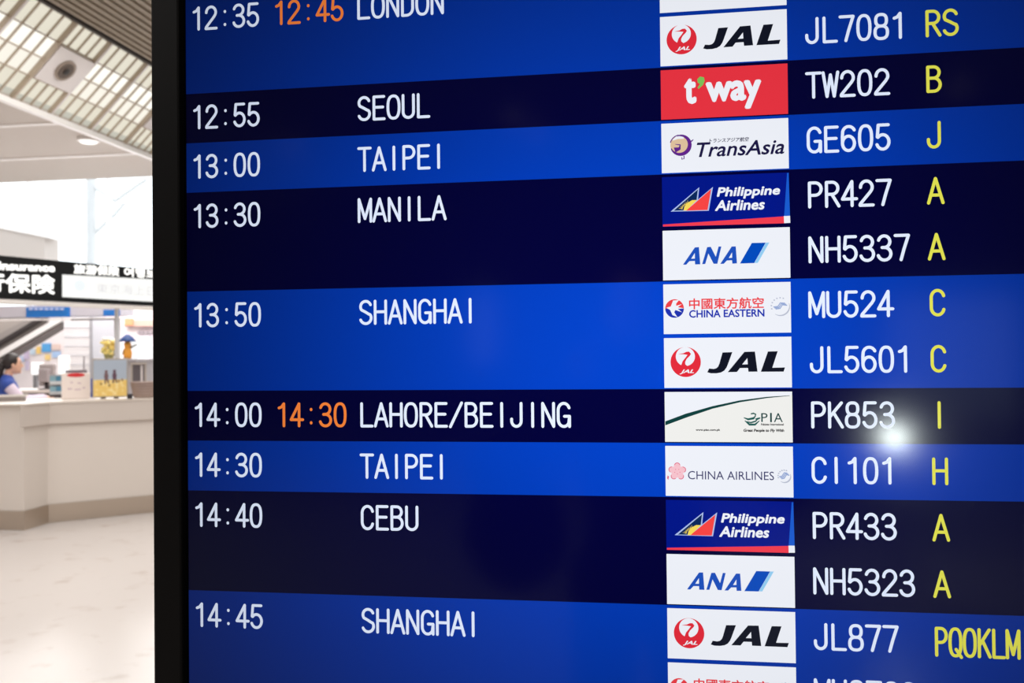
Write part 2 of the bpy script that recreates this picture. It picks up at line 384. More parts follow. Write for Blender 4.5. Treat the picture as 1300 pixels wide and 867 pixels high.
def strokes(bm, s, u, v, y, adv=.297, cap=.492, hw=.0275):
    for i, ch in enumerate(s):
        for pl in G.get(ch, []):
            q = [(u+adv*(i+.0+gx/10), v+hw+(cap-2*hw)*(1-gy/20)) for gx, gy in pl]
            for (a, b) in zip(q, q[1:]):
                d = Vector((b[0]-a[0], b[1]-a[1])); 
                if d.length < 1e-6: continue
                n = Vector((-d.y, d.x)).normalized()*hw
                bm.faces.new([bm.verts.new(sc(*(Vector(p)+k*n), y)) for p, k in ((a, 1), (b, 1), (b, -1), (a, -1))])
            for a in q:
                bm.faces.new([bm.verts.new(sc(a[0]+hw*math.cos(2*PI*k/10), a[1]+hw*math.sin(2*PI*k/10), y)) for k in range(10)])
Y1, Y2, Y3, Y4 = -.0006, -.0012, -.0018, -.0024
def flat(name, pts, m, y, parent):
    bm = bmesh.new(); bm.faces.new([bm.verts.new(sc(u, v, y)) for u, v in pts]); return obj(name, bm, m, parent)
def word(name, s, u, v, m, parent, **k):
    bm = bmesh.new(); strokes(bm, s, u, v, Y2, **k); return obj(name, bm, m, parent)
# airline tiles ------------------------------------------------------
TU0, TU1 = 9.475, 11.765
def tile(row, bg, parent):
    o = flat('airline_tile', [(TU0, row+.055), (TU1, row+.055), (TU1, row+.980), (TU0, row+.980)], bg, Y2, parent)
    f = lambda y: (lambda a, b: sc(TU0+(TU1-TU0)*a, row+.055+.925*b, y))
    return o, f
def circ(cx, cy, rw, n=40, a0=0, a1=360, asp=2.49):
    return [(cx+rw*math.cos(math.radians(a0+(a1-a0)*i/n)), cy+rw*asp*math.sin(math.radians(a0+(a1-a0)*i/n))) for i in range(n if a1-a0 == 360 else n+1)]
def conv(x0, w_, y0, h_, s): return lambda x, y: ((x-x0)/w_, (y-y0+s*(x-x0))/h_)
def shape(name, loops, m, f, y, parent, extra=()):
    bm = bmesh.new(); poly2d(bm, loops, f(y))
    for e in extra: poly2d(bm, e, f(y))
    return obj(name, bm, m, parent)
def lettering(name, items, m, f, y, parent):
    """items: (text, x0, y0, x1, y1, shear, bold)"""
    bm = bmesh.new(); g = f(y)
    for s, x0, y0, x1, y1, sh, bo in items:
        vs, fs = text2d(s, sh)
        for kx, ky in ((0, 0),) if not bo else ((0, 0), (1, 0), (-1, 0), (0, 1), (0, -1), (.7, .7), (-.7, .7), (.7, -.7), (-.7, -.7)):
            ex, ey = kx*bo*(y1-y0)*.404, ky*bo*(y1-y0)
            put2d(bm, vs, fs, lambda a, b: g(x0+(x1-x0)*a+ex, y1+(y0-y1)*b+ey))
    return obj(name, bm, m, parent)
RED = L('red', (235, 52, 66)); INK = L('ink', (16, 20, 36)); CRIM = L('crimson', (228, 44, 60))
def ribbon(pts, wd, asp=2.49):
    """closed outline of a tapered stroke in tile units; wd: half width per point"""
    l, r = [], []
    for i, p in enumerate(pts):
        a = pts[max(0, i-1)]; b = pts[min(len(pts)-1, i+1)]
        d = Vector((b[0]-a[0], (b[1]-a[1])/asp)); d.normalize(); n = (-d.y, d.x)
        h = wd[i] if hasattr(wd, '__len__') else wd
        l.append((p[0]+n[0]*h, p[1]+n[1]*h*asp)); r.append((p[0]-n[0]*h, p[1]-n[1]*h*asp))
    return l+r[::-1]
def logo_crane(row, par):
    o, f = tile(row, WHT, par); c = conv(30, 1245, 8, 482, .0065)
    P_ = lambda l: [c(*p) for p in l]
    J = P_([(607, 148), (703, 145), (658, 262), (645, 292), (622, 322), (590, 340), (545, 348), (490, 348), (455, 338), (474, 302), (520, 306), (545, 299), (562, 283), (574, 258)])
    A = P_([(655, 337), (820, 143), (922, 140), (945, 332), (857, 333), (853, 297), (775, 298), (745, 335)]); H = P_([(797, 263), (848, 203), (851, 262)])
    L_ = P_([(1048, 140), (1142, 138), (1088, 295), (1210, 292), (1196, 332), (977, 333)])
    shape('airline_lettering', [J], INK, f, Y3, o, [[A, H], [L_]])
    e = lambda x, y: c((x/12.39+5)*7.647, (y/12.39-5)*7.647)
    cc = e(332, 450); R = 243/12.39*7.647/1245
    wc = e(328, 358)
    shape('crane_emblem', [circ(cc[0], cc[1], R)], CRIM, f, Y3, o)
    bm = bmesh.new(); g = f(Y4)
    poly2d(bm, [circ(wc[0], wc[1]+.008, R*.632)], g)
    vs, fs = text2d('JAL', .35, .03); x0, y0 = e(232, 566); x1, y1 = e(465, 640)
    put2d(bm, vs, fs, lambda a, b: g(x0+(x1-x0)*a, y1+(y0-y1)*b))
    obj('emblem_white', bm, WHT, o)
    neck = [e(*p) for p in [(250, 525), (262, 492), (282, 438), (330, 380), (362, 337), (300, 329), (212, 324), (300, 311), (345, 289), (388, 287), (418, 322), (402, 350), (348, 402), (323, 450), (326, 486), (360, 515), (400, 522), (330, 560)]]
    shape('crane_neck', [neck], CRIM, f, -.003, o)
def logo_red(row, par):
    o, f = tile(row, RED, par)
    lettering('airline_lettering', [('t', .197, .215, .272, .685, 0, .062), ('way', .368, .315, .783, .835, 0, .058)], WHT, f, Y3, o)
    shape('apostrophe', [[(.292, .22), (.315, .17), (.345, .19), (.35, .26), (.338, .34), (.30, .42), (.294, .385), (.313, .32), (.295, .29)]], L('green', (130, 196, 92)), f, Y3, o)
def logo_swirl(row, par):
    o, f = tile(row, WHT, par)
    lettering('airline_lettering', [('TransAsia', .284, .42, .963, .705, .25, .022)], L('navy_ink', (30, 26, 70)), f, Y3, o)
    lettering('small_lettering', [('トランスアジア航空', .381, .345, .692, .43, .15, .02)], L('navy_ink', (30, 26, 70)), f, Y3, o)
    cx, cy, R = .149, .448, .085
    shape('emblem_gold', [circ(cx, cy, R*.92)], L('gold', (226, 196, 160)), f, Y3, o)
    pu = L('purple', (98, 36, 140)); ring = lambda r, a0, a1, n=16: [(cx+r*math.cos(math.radians(a0+(a1-a0)*i/n)), cy+r*2.49*math.sin(math.radians(a0+(a1-a0)*i/n))) for i in range(n+1)]
    out = [ribbon(ring(R*.9, -110, 160, 22), [.004+.012*math.sin(PI*i/22) for i in range(23)]),
           ribbon(ring(R*.95, 195, 262, 10), .004),
           ribbon([(cx-.045, cy+.10), (cx-.005, cy+.07), (cx+.0, cy+.0), (cx-.04, cy-.02)], [.022, .012, .006, .002]),
           ribbon([(cx+.075, cy-.06), (cx+.095, cy-.07), (cx+.105, cy-.1)], [.006, .005, .003]),
           ribbon([(cx+.03, cy+.22), (cx+.03, cy+.28), (cx+.012, cy+.29), (cx+.012, cy+.25)], .004)]
    shape('emblem_swirl', [out[0]], pu, f, Y4, o, [[q] for q in out[1:]])
    shape('emblem_highlight', [ribbon([(cx-.06, cy-.1), (cx-.02, cy-.16), (cx+.03, cy-.14)], [.003, .015, .008])], WHT, f, Y4, o)
def logo_sails(row, par):
    o, f = tile(row, L('deep_blue', (0, 22, 138), 3), par); c = conv(52, 1233, 65, 497, .0325)
    P_ = lambda l: [c(*p) for p in l]
    lettering('airline_lettering', [('Philippine', *c(592, 167+8), *c(1192, 262+5), .18, .04), ('Airlines', *c(572, 303), *c(1045, 386), .18, .045)], WHT, f, Y3, o)
    shape('sail_outline', [P_([(134, 410), (418, 168), (404, 290), (552, 164), (508, 402)])], L('pale_blue', (176, 196, 240)), f, Y3, o)
    shape('sail_blue', [P_([(165, 402), (404, 190), (390, 298), (285, 398)])], L('teal_navy', (8, 40, 92)), f, Y4, o)
    shape('sail_red', [P_([(285, 402), (534, 186), (496, 395)])], L('sail_red', (250, 70, 68)), f, Y4, o)
    sun = [P_([(260, 401), (270, 360), (300, 325), (345, 298), (395, 296), (290, 400)])]
    rays = []
    for i in range(8):
        a = math.radians(-172+i*12.0); bx, by = 300, 390
        # stop the ray inside the sail: distance to its upper edge
        ex, ey = 239, -212; den = math.cos(a)*ey-math.sin(a)*ex
        r1 = .86*((165-bx)*ey-(402-by)*ex)/den if abs(den) > 1e-6 else 90
        r1 = min(max(r1, 55), 190)
        p0 = (bx+50*math.cos(a), by+50*math.sin(a)); p1 = (bx+r1*math.cos(a), by+r1*math.sin(a)); n = (-math.sin(a)*5, math.cos(a)*5)
        rays.append([P_([(p0[0]+n[0], p0[1]+n[1]), p1, (p0[0]-n[0], p0[1]-n[1])])])
    shape('sun', sun, L('sun_yellow', (250, 220, 92)), f, -.0028, o, rays)
    shape('red_stripe', [P_([(57, 540), (1230, 458), (1231, 526), (57, 560)])], L('stripe_red', (244, 62, 80)), f, Y3, o)
    shape('white_square', [P_([(1229, 455), (1288, 452), (1290, 521), (1231, 525)])], WHT, f, Y3, o)
    shape('blue_wedge', [P_([(1266, 32), (1280, 30), (1288, 451), (1232, 454)])], L('wedge_blue', (24, 92, 210)), f, Y3, o)
def logo_slash(row, par):
    o, f = tile(row, WHT, par); c = conv(122, 875, 508, 340, .0263)
    P_ = lambda l: [c(*p) for p in l]
    an = L('brand_blue', (30, 82, 190))
    A1 = [P_([(262, 740), (346, 622), (374, 620), (382, 737), (346, 738), (345, 714), (307, 716), (284, 740)]), P_([(319, 699), (345, 660), (345, 698)])]
    N1 = [P_([(395, 736), (431, 620), (456, 618), (490, 686), (510, 616), (529, 616), (500, 733), (474, 733), (439, 664), (416, 735)])]
    A2 = [P_([(520, 734), (600, 616), (628, 615), (635, 730), (603, 732), (601, 709), (566, 711), (544, 733)]), P_([(579, 694), (602, 656), (602, 692)])]
    shape('airline_lettering', A1, an, f, Y3, o, [N1, A2])
    shape('blue_slash', [P_([(655, 731), (738, 592), (832, 590), (752, 728)])], L('slash_blue', (0, 76, 190)), f, Y3, o)
    shape('pale_slash', [P_([(753, 728), (833, 590), (857, 589), (777, 726)])], L('slash_pale', (150, 208, 246)), f, Y3, o)
GREY = L('emblem_grey', (186, 192, 210))
def alliance(f, o, cx, cy, R):
    bm = bmesh.new(); g = f(Y3)
    pts = [(cx+R*math.cos(math.radians(a)), cy+R*2.49*math.sin(math.radians(a))) for a in range(-20, 125, 6)]
    poly2d(bm, [ribbon(pts, [.0015+.004*math.sin(PI*i/(len(pts)-1)) for i in range(len(pts))])], g)
    for k in range(7):
        a = math.radians(165+k*21); x, y = cx+R*.95*math.cos(a), cy+R*.95*2.49*math.sin(a)
        poly2d(bm, [[(x-.006, y-.012), (x+.005, y-.012), (x+.006, y+.012), (x-.005, y+.012)]], g)
    obj('alliance_ring', bm, GREY, o)
    bm = bmesh.new()
    for dx, dy in ((-.008, -.02), (0, 0), (.008, .02)):
        poly2d(bm, [ribbon([(cx-.045*R/.072+dx, cy+.03+dy), (cx-.01+dx, cy+.02+dy), (cx+.008+dx, cy-.05+dy), (cx+.045*R/.072+dx, cy-.04+dy)], .0045)], f(Y4))
    obj('alliance_ribbon', bm, L('ribbon_blue', (152, 172, 216)), o)
def logo_swallow(row, par):
    o, f = tile(row, WHT, par); c = conv(22, 1246, 12, 485, .0096)
    rd, bl = L('swallow_red', (238, 64, 72)), L('swallow_blue', (32, 52, 176))
    lettering('red_characters', [('中國東方航空', *c(278, 152), *c(1005, 250), 0, .022)], rd, f, Y3, o)
    lettering('airline_lettering', [('CHINA EASTERN', *c(278, 267), *c(1010, 330), 0, .035)], bl, f, Y3, o)
    cx, cy = c(132, 248); R = 93/1246
    shape('emblem_top', [circ(cx, cy, R, 24, 180, 360)], rd, f, Y3, o)
    shape('emblem_bottom', [circ(cx, cy, R, 24, 0, 180)], bl, f, Y3, o)
    sw = [c(*p) for p in [(50, 240), (95, 228), (118, 170), (178, 166), (148, 200), (148, 222), (205, 206), (165, 235), (226, 248), (165, 252), (205, 285), (140, 262), (128, 285), (160, 332), (110, 312), (88, 262)]]
    shape('swallow', [sw], WHT, f, Y4, o)
    alliance(f, o, *c(1165, 235), .072)
def logo_arc(row, par):
    o, f = tile(row, L('ivory', (241, 241, 238), 1.3), par); c = conv(142, 941, 55, 369, .0074)
    P_ = lambda l: [c(*p) for p in l]
    gr = L('dark_green', (14, 64, 62))
    up = [(145, 272), (300, 214), (500, 157), (700, 114), (900, 87), (1065, 76)]; lo = [(1065, 79), (900, 96), (700, 128), (500, 176), (300, 244), (145, 302)]
    shape('upper_white', [P_([(142, 56), (1082, 49), (1080, 74)]+[(x, y+1) for x, y in up[::-1]])], WHT, f, -.0015, o)
    shape('green_arc', [P_(up+lo)], gr, f, Y3, o)
    lettering('airline_lettering', [('P', *c(856, 206), *c(902, 270), 0, .0), ('I', *c(922, 205), *c(932, 270), 0, .02), ('A', *c(948, 205), *c(1012, 270), 0, 0)], gr, f, Y3, o)
    dk = L('small_ink', (30, 26, 30))
    for it in (('Pakistan International', *c(855, 281), *c(1018, 294), 0, .05), ('Great People to Fly With', *c(726, 323), *c(1020, 346), .15, .05), ('www.piac.com.pk', *c(373, 325), *c(552, 342), 0, .05)):
        lettering('small_lettering', [it], dk, f, Y3, o)
    em = [ribbon(P_([(728, 240), (760, 252), (800, 244), (815, 228)]), [.003, .008, .009, .003]),
          ribbon(P_([(735, 262), (770, 290), (810, 290), (842, 262)]), [.003, .009, .008, .003]),
          ribbon(P_([(748, 268), (780, 276), (815, 265), (838, 240)]), [.003, .006, .006, .003]),
          ribbon(P_([(780, 212), (800, 208), (815, 214), (812, 232)]), [.005, .006, .006, .004]),
          ribbon(P_([(812, 250), (835, 246), (850, 240)]), [.004, .008, .003])]
    shape('emblem', [em[0]], L('emblem_teal', (30, 92, 86)), f, Y3, o, [[q] for q in em[1:]])
def logo_blossom(row, par):
    o, f = tile(row, WHT, par); c = conv(40, 1247, -52, 488, 0)
    lettering('airline_lettering', [('CHINA AIRLINES', *c(262, 190), *c(1102, 272), 0, .0)], L('blossom_navy', (52, 52, 104)), f, Y3, o)
    cx, cy = c(157, 196); pk, pk2 = L('blossom_pink', (248, 196, 206)), L('blossom_rose', (224, 100, 130))
    bm = bmesh.new(); bm2 = bmesh.new(); g, g2 = f(Y3), f(Y4)
    for k in range(5):
        a = math.radians(-90+72*k); x, y = cx+.043*math.cos(a), cy+.043*2.49*math.sin(a)
        poly2d(bm, [circ(x, y, .027, 18)], g)
        poly2d(bm2, [ribbon(circ(x+.004*math.cos(a), y+.01*math.sin(a), .022, 12, -90+72*k-75, -90+72*k+75), .003)], g2)
        poly2d(bm2, [circ(cx+.022*math.cos(a+.6), cy+.05*math.sin(a+.6), .0035, 8)], g2)
    poly2d(bm, [circ(cx, cy, .036, 18)], g)
    poly2d(bm2, [[(cx-.078, cy+.08), (cx-.066, cy+.10), (cx-.072, cy+.17), (cx-.082, cy+.14)]], g2)
    obj('blossom', bm, pk, o); obj('blossom_outline', bm2, pk2, o)
    alliance(f, o, *c(1200, 232), .05)
# rows: (first row, rows, blue?, time, revised, destination, [(flight, gate, logo)])
DATA = [(-5, 1, True, '12:25', '', 'SEOUL', []), (-4, 2, False, '12:30', '', 'HONG KONG', []),
 (-2, 2, True, '12:35', '12:45', 'LONDON', [('', '', None), ('JL7081', 'RS', logo_crane)]),
 (0, 1, False, '12:55', '', 'SEOUL', [('TW202', 'B', logo_red)]),
 (1, 1, True, '13:00', '', 'TAIPEI', [('GE605', 'J', logo_swirl)]),
 (2, 2, False, '13:30', '', 'MANILA', [('PR427', 'A', logo_sails), ('NH5337', 'A', logo_slash)]),
 (4, 2, True, '13:50', '', 'SHANGHAI', [('MU524', 'C', logo_swallow), ('JL5601', 'C', logo_crane)]),
 (6, 1, False, '14:00', '14:30', 'LAHORE/BEIJING', [('PK853', 'I', logo_arc)]),
 (7, 1, True, '14:30', '', 'TAIPEI', [('CI101', 'H', logo_blossom)]),
 (8, 2, False, '14:40', '', 'CEBU', [('PR433', 'A', logo_sails), ('NH5323', 'A', logo_slash)]),
 (10, 3, True, '14:45', '', 'SHANGHAI', [('JL877', 'PQOKLM', logo_crane), ('MU8788', 'PQOKLM', logo_swallow)])]
for r0, n, blue, tm, rv, dest, fl in DATA:
    band = flat('flight_row', [(0, r0), (UW, r0), (UW, r0+n), (0, r0+n)], BLUE if blue else NAVY, Y1, board)
    if r0 < -2: continue
    tv = r0+.235
    word('time_text', tm, .105, tv, TXT, band)
    if rv: word('revised_time_text', rv, 1.86, tv, ORA, band)
    word('destination_text', dest, 3.585, tv, TXT, band)
    for k, (no, gate, lg) in enumerate(fl):
        if lg is None: tile(r0+k, WHT, board); continue
        lg(r0+k, board)
        word('flight_number_text', no, 12.07, r0+k+.235, TXT, band)
        word('gate_text', gate, 14.14, r0+k+.235, YEL, band, **({'adv': .238, 'cap': .53} if len(gate) > 3 else {}))
#MORE
# ------------------------------------------------------------------ downlight on the soffit
c = on(121, 175, 5.0)
t = thing('downlight', 'round lit downlight in the beige ceiling beside the white beam', 'downlight', (c.x, c.y, 4.98))
bm = bmesh.new(); lathe(bm, [(.17, 0), (.17, -.05), (.14, -.055)], (c.x-.12, c.y, 5.0)); obj('rim', bm, wht, t)
bm = bmesh.new(); lathe(bm, [(.135, -.05), (.12, -.075), (.06, -.09)], (c.x-.12, c.y, 5.0)); obj('lens', bm, glow('downlight_lens', (255, 255, 250), 1.3), t)

# ------------------------------------------------------------------ service counter
cm = mat('counter_beige', (222, 213, 205), .38, spec=.4); cm2 = mat('counter_fascia', (210, 200, 192), .4, spec=.4)
km = mat('kick_metal', (206, 192, 178), .32, metal=.85)
A_, B_, C_, D_ = Vector((-9.6, 6.08)), Vector((-5.36, 6.07)), Vector((-5.374, 6.40)), Vector((-4.69, 7.02))
dd = (D_-C_).normalized(); nn = Vector((-dd.y, dd.x)); E_ = C_+dd*4.4
ctr = thing('service_counter', 'long beige service counter with a faceted corner and brown metal kick plate', 'counter', (C_.x, C_.y, 0))
foot = [A_, B_, C_, E_, E_+nn*.75, C_+nn*.75+Vector((-.1, -.05)), Vector((-9.6, 6.85))]
def grow(pts, d):
    out = []; n = len(pts)
    for i in range(n):
        a, b, c = pts[i-1], pts[i], pts[(i+1) % n]
        n1 = Vector(((b-a).y, -(b-a).x)).normalized(); n2 = Vector(((c-b).y, -(c-b).x)).normalized()
        m_ = (n1+n2); m_ = m_/max(m_.length_squared, .2)*2
        out.append(b+m_*d)
    return out
obj('body_panel', prism(bmesh.new(), foot, .165, 1.085), cm, ctr)
obj('kick_plate', prism(bmesh.new(), grow(foot, .012), 0, .165), km, ctr)
bm = prism(bmesh.new(), grow([B_+Vector((-.0, .032)), C_, E_, E_+nn*.2, C_+nn*.2, B_+Vector((-.1, .25))], .03), .90, 1.085)
obj('fascia', bm, cm2, ctr)
bm = prism(bmesh.new(), grow(foot, .035), 1.085, 1.10)
bmesh.ops.bevel(bm, geom=[e for e in bm.edges], offset=.004, segments=1, affect='EDGES')
obj('worktop', bm, mat('worktop_pale', (226, 217, 208), .35), ctr)

# ------------------------------------------------------------------ hanging insurance sign
sg0, sg1 = Vector((-5.53, 6.0)), Vector((-4.86, 7.72)); sg0 = sg0 + (sg0-sg1)*.5
sd = (sg1-sg0).normalized()
sign = thing('overhead_sign', 'long black overhead sign with white Japanese and Korean lettering above the counter', 'sign', (sg0.x, sg0.y, 2.0))
ZB, ZT = 2.025, 2.395
bk = mat('sign_black', (22, 24, 26), .35)
sign_end = sg1+sd*1.2
obj('box', quadbox(bmesh.new(), sg0, sign_end, ZB, ZT, .18), bk, sign)
obj('light_ledge', quadbox(bmesh.new(), sg0+Vector((.02, -.01)), sign_end, ZB-.045, ZB-.012, .16), wht, sign)
def on_sign(x, y):
    """pixel to point on the sign's face"""
    d = ray(x, y); n = Vector((sd.y, -sd.x, 0)); p = Vector((sg0.x, sg0.y, 2)) + n*.004
    return EYE + d*((p-EYE).dot(n)/d.dot(n))
sgl = glow('sign_white', (255, 253, 248), 1.5)
def sign_text(name, s, quad, m, bold=.02, off=0):
    """quad: pixels of bottom left, bottom right, top right, top left"""
    q = [on_sign(*p) for p in quad]; n = Vector((sd.y, -sd.x, 0))*off
    vs, fs = text2d(s); bm = bmesh.new()
    for dx, dy in ((0, 0),) if not bold else ((0, 0), (1, 0), (-1, 0), (0, 1), (0, -1), (.7, .7), (-.7, .7), (.7, -.7), (-.7, -.7)):
        sh = sd.to_3d()*dx*bold + Vector((0, 0, dy*bold))
        put2d(bm, vs, fs, lambda a, b: q[0]*(1-a)*(1-b)+q[1]*a*(1-b)+q[2]*a*b+q[3]*(1-a)*b+n+sh)
    return obj(name, bm, m, sign)
sign_text('english_lettering', 'Travel Insurance', [(-62, 339.5), (69, 344.5), (69, 336), (-62, 329.5)], sgl, .007)
sign_text('large_characters', '旅行保険', [(-62, 368), (69, 373), (69, 350), (-62, 345)], sgl, .007)
sign_text('small_characters', '旅游保険', [(94, 347), (151, 350.5), (151, 338.5), (94, 335.5)], sgl, .004)
sign_text('korean_characters', '여행보험', [(158, 351), (210, 354), (210, 342.5), (158, 339.5)], sgl, .004)
bm = bmesh.new(); bm.faces.new([bm.verts.new(on_sign(*p)) for p in ((79, 377), (260, 386.5), (260, 358), (79, 348.5))])
obj('lit_plate', bm, glow('plate_lit', (255, 255, 252), 1.0), sign)
gy = glow('plate_ink', (228, 226, 228), 1.0)
sign_text('plate_characters', '東京海上日動', [(122, 372), (212, 377), (212, 364), (122, 359.5)], gy, 0, .003)
sign_text('plate_mark', '●', [(94, 369), (108, 370), (108, 356), (94, 355)], glow('plate_mark_ink', (242, 248, 250), 1.0), 0, .003)
pm = mat('post_grey', (150, 150, 154), .4, metal=.3)
tp = on_sign(154, 392) + Vector((-.09, .03, 0))
obj('post', BX((tp.x-.014, tp.y+.02, 1.1), (tp.x+.014, tp.y+.05, ZB)), mat('post_pale', (206, 206, 210), .4), sign)
obj('post', BX((sg0.x+.2-.035, sg0.y+.6, 1.1), (sg0.x+.2+.035, sg0.y+.66, ZB)), pm, sign)

# ------------------------------------------------------------------ items on the counter
def frame_at(px, py, z):                       # point on the worktop and a facing basis towards the camera
    p = on(px, py, z); b = (Vector((EYE.x, EYE.y))-Vector((p.x, p.y))).normalized()
    r = Vector((-b.y, b.x, 0)); return p, r, Vector((b.x, b.y, 0)), (p-EYE).dot(FWD)/FPX
TZ = 1.10
class Local:
    """little helper: build meshes in a frame whose x runs right, y away, z up, unit = one photo pixel at that distance"""
    def __init__(s, px, py, z=TZ):
        s.p, s.r, s.f, s.k = frame_at(px, py, z)
        s.M = Matrix.Translation(s.p) @ Matrix((s.r, -s.f, Vector((0, 0, 1)))).transposed().to_4x4() @ Matrix.Scale(s.k, 4)
    def o(s, name, bm, m, par, smooth=False):
        bm.transform(s.M); return obj(name, bm, m, par, smooth)
l = Local(96.5, 506.5)
t = thing('leaflet_box', 'white leaflet box with a red oval mark standing on the counter', 'leaflet box', l.p)
l.o('box', BX((-16.5, 0, 0), (16.5, 14, 33), .8), mat('paper_pinkish', (246, 234, 228), .5), t)
bm = bmesh.new(); poly2d(bm, [circ(0, 0, 10.5, 24, asp=.25)], lambda a, b: Vector((a, -.12, 30.4+b))); l.o('red_oval', bm, mat('red_print', (214, 36, 44), .5), t)
l.o('header_card', BX((-12, 12, 33), (13, 13, 36.5)), mat('card_grey', (122, 108, 118), .5), t)
bm = bmesh.new()
for x, z, w_ in ((-5, 21, 3), (4, 20, 4), (-7, 13, 5), (2, 12, 7), (9, 14, 3)): box(bm, (x-w_/2, -.14, z-.7), (x+w_/2, -.02, z+.7))
l.o('faint_print', bm, mat('print_mauve', (206, 184, 196), .6), t)
l.o('pen', tube(bmesh.new(), (9, 8, 32), (9.4, 8, 54), .8), mat('pen_grey', (140, 130, 138), .4), t)
l = Local(140, 506)
t = thing('poster_stand', 'framed poster of two figures under pale blue sky over yellow field', 'poster stand', l.p)
l.o('frame', BX((-20.5, .6, 1.5), (21, 2.2, 51), .4), mat('frame_silver', (178, 168, 160), .35, metal=.3), t)
l.o('sky_print', BX((-19.3, .2, 24), (19.3, .7, 49)), mat('print_sky', (172, 184, 200), .5), t)
l.o('field_print', BX((-19.3, .2, 3), (19.3, .7, 24)), mat('print_field', (236, 202, 116), .5, speck=(30, (244, 222, 160), .5, .62)), t)
for x, top, cl in ((-4.5, 36, (120, 92, 96)), (5, 36.5, (98, 70, 86))):
    bm = bmesh.new()
    ball(bm, (x, .1, top-1.6), (1.9, .25, 1.9), 12); ball(bm, (x, .1, top-7.5), (2.6, .25, 5.0), 12)
    tube(bm, (x-1, .1, top-11), (x-1.6, .1, top-17), 1.0, .7, 8); tube(bm, (x+1, .1, top-11), (x+2.6, .1, top-16.5), 1.0, .7, 8)
    l.o('printed_figure', bm, mat('print_fig_%d' % x, cl, .6), t)
bm = bmesh.new()
for x, z in ((-10.5, 19), (-1, 17), (10, 22), (14, 23.5)): ball(bm, (x, .1, z), (1.2, .25, 1.7), 8)
l.o('printed_flowers', bm, mat('print_brown', (150, 110, 60), .6), t)
for x in (-8, 7): l.o('foot', BX((x-3, -1.5, 0), (x+3, 7, 1.6), .3), mat('foot_dark', (70, 62, 62), .5), t)
# vase of yellow flowers and figurine stand on a shelf further back
SH = 1.42
l = Local(138, 457.8, SH) if False else None
shp = at(150, 470, 9.6)
bsh = thing('display_shelf', 'grey display shelf behind the counter carrying the yellow flowers', 'shelf', (shp.x, 9.6, 0))
a, b = at(124, 456, 9.6), at(181, 456, 9.6)
shm = mat('shelf_grey', (186, 182, 186), .5)
obj('shelf_top', BX((a.x, 9.45, a.z-.03), (b.x, 9.95, a.z)), shm, bsh)
obj('cupboard', BX((a.x+.03, 9.5, 0), (b.x-.03, 9.92, a.z-.03)), shm, bsh)
TOPZ = a.z
def L2(px):
    l = Local.__new__(Local); p = at(px, 456, 9.65); p.z = TOPZ
    b = (Vector((EYE.x, EYE.y))-Vector((p.x, p.y))).normalized(); l.p = p
    r = Vector((-b.y, b.x, 0)); f = Vector((b.x, b.y, 0)); l.k = (p-EYE).dot(FWD)/FPX
    l.M = Matrix.Translation(p) @ Matrix((r, -f, Vector((0, 0, 1)))).transposed().to_4x4() @ Matrix.Scale(l.k, 4)
    return l
l = L2(138.5)
t = thing('flower_bouquet', 'bunch of yellow flowers with a white top behind the poster', 'flowers', l.p)
bm = bmesh.new(); lathe(bm, [(4, 0), (5, 1), (6.5, 6), (7.2, 8)], seg=20); l.o('pot', bm, mat('pot_green', (158, 152, 96), .5), t)
rnd = random.Random(3)
bm = bmesh.new()
for i in range(64):
    a = rnd.uniform(0, 2*PI); h = rnd.uniform(7, 22); r = rnd.uniform(2, 7.6+h*.14)
    ball(bm, (r*math.cos(a), r*math.sin(a), h), rnd.uniform(1.5, 2.5), 8)
l.o('petals', bm, mat('petal_yellow', (244, 224, 136), .6, speck=(9, (220, 186, 88), .5, .62)), t)
bm = bmesh.new()
for i in range(7):
    a = rnd.uniform(0, 2*PI); h = rnd.uniform(5, 18)
    ball(bm, (7.4*math.cos(a), 7*math.sin(a), h), (1.6, 1.6, 2.2), 8)
l.o('leaves', bm, mat('leaf_olive', (150, 152, 92), .6), t)
bm = bmesh.new()
for i in range(14): ball(bm, (rnd.uniform(-7, 7), rnd.uniform(-4, 4), rnd.uniform(22.5, 26)), 2.4, 10)
l.o('white_blooms', bm, mat('bloom_white', (255, 253, 250), .6), t)
l = L2(162)
t = thing('figurine', 'small orange figurine under a dark blue peaked hat beside the yellow flowers', 'figurine', l.p)
bm = bmesh.new(); lathe(bm, [(4, 0), (5, 3), (5.4, 8), (4, 13), (3.4, 15)], seg=20); ball(bm, (0, 0, 18), (4.4, 4.2, 5), 16)
l.o('body', bm, mat('figurine_orange', (240, 164, 60), .5), t, True)
bm = bmesh.new(); tube(bm, (3, 0, 14), (11, -1, 18.5), 1.4, .7); tube(bm, (-3.5, 0, 12), (-5.5, -2, 6), 1.6, 1)
l.o('arms', bm, mat('figurine_dark', (92, 74, 40), .5), t)
bm = bmesh.new(); lathe(bm, [(10.5, 22), (9.4, 24), (6.2, 28), (3, 30.6), (1, 31.6)], seg=24); l.o('hat', bm, mat('hat_blue', (22, 62, 128), .5), t, True)
bm = bmesh.new(); ball(bm, (-2.6, -1.5, 3), (2, 2.4, 3), 10); l.o('dark_base', bm, mat('figurine_brown', (110, 70, 44), .5), t)
l = Local(183, 505.3)
t = thing('wicker_basket', 'taupe basket on the counter at the edge of the black board', 'basket', l.p)
bm = bmesh.new(); lathe(bm, [(12, 0), (13.5, 3), (16, 19), (16.6, 20.5), (15.4, 20.5), (14, 17), (11, 2)], (0, 14, 0), seg=28)
l.o('bowl', bm, mat('basket_taupe', (172, 152, 144), .7, bump=(60, .8)), t, True)
bm = bmesh.new()
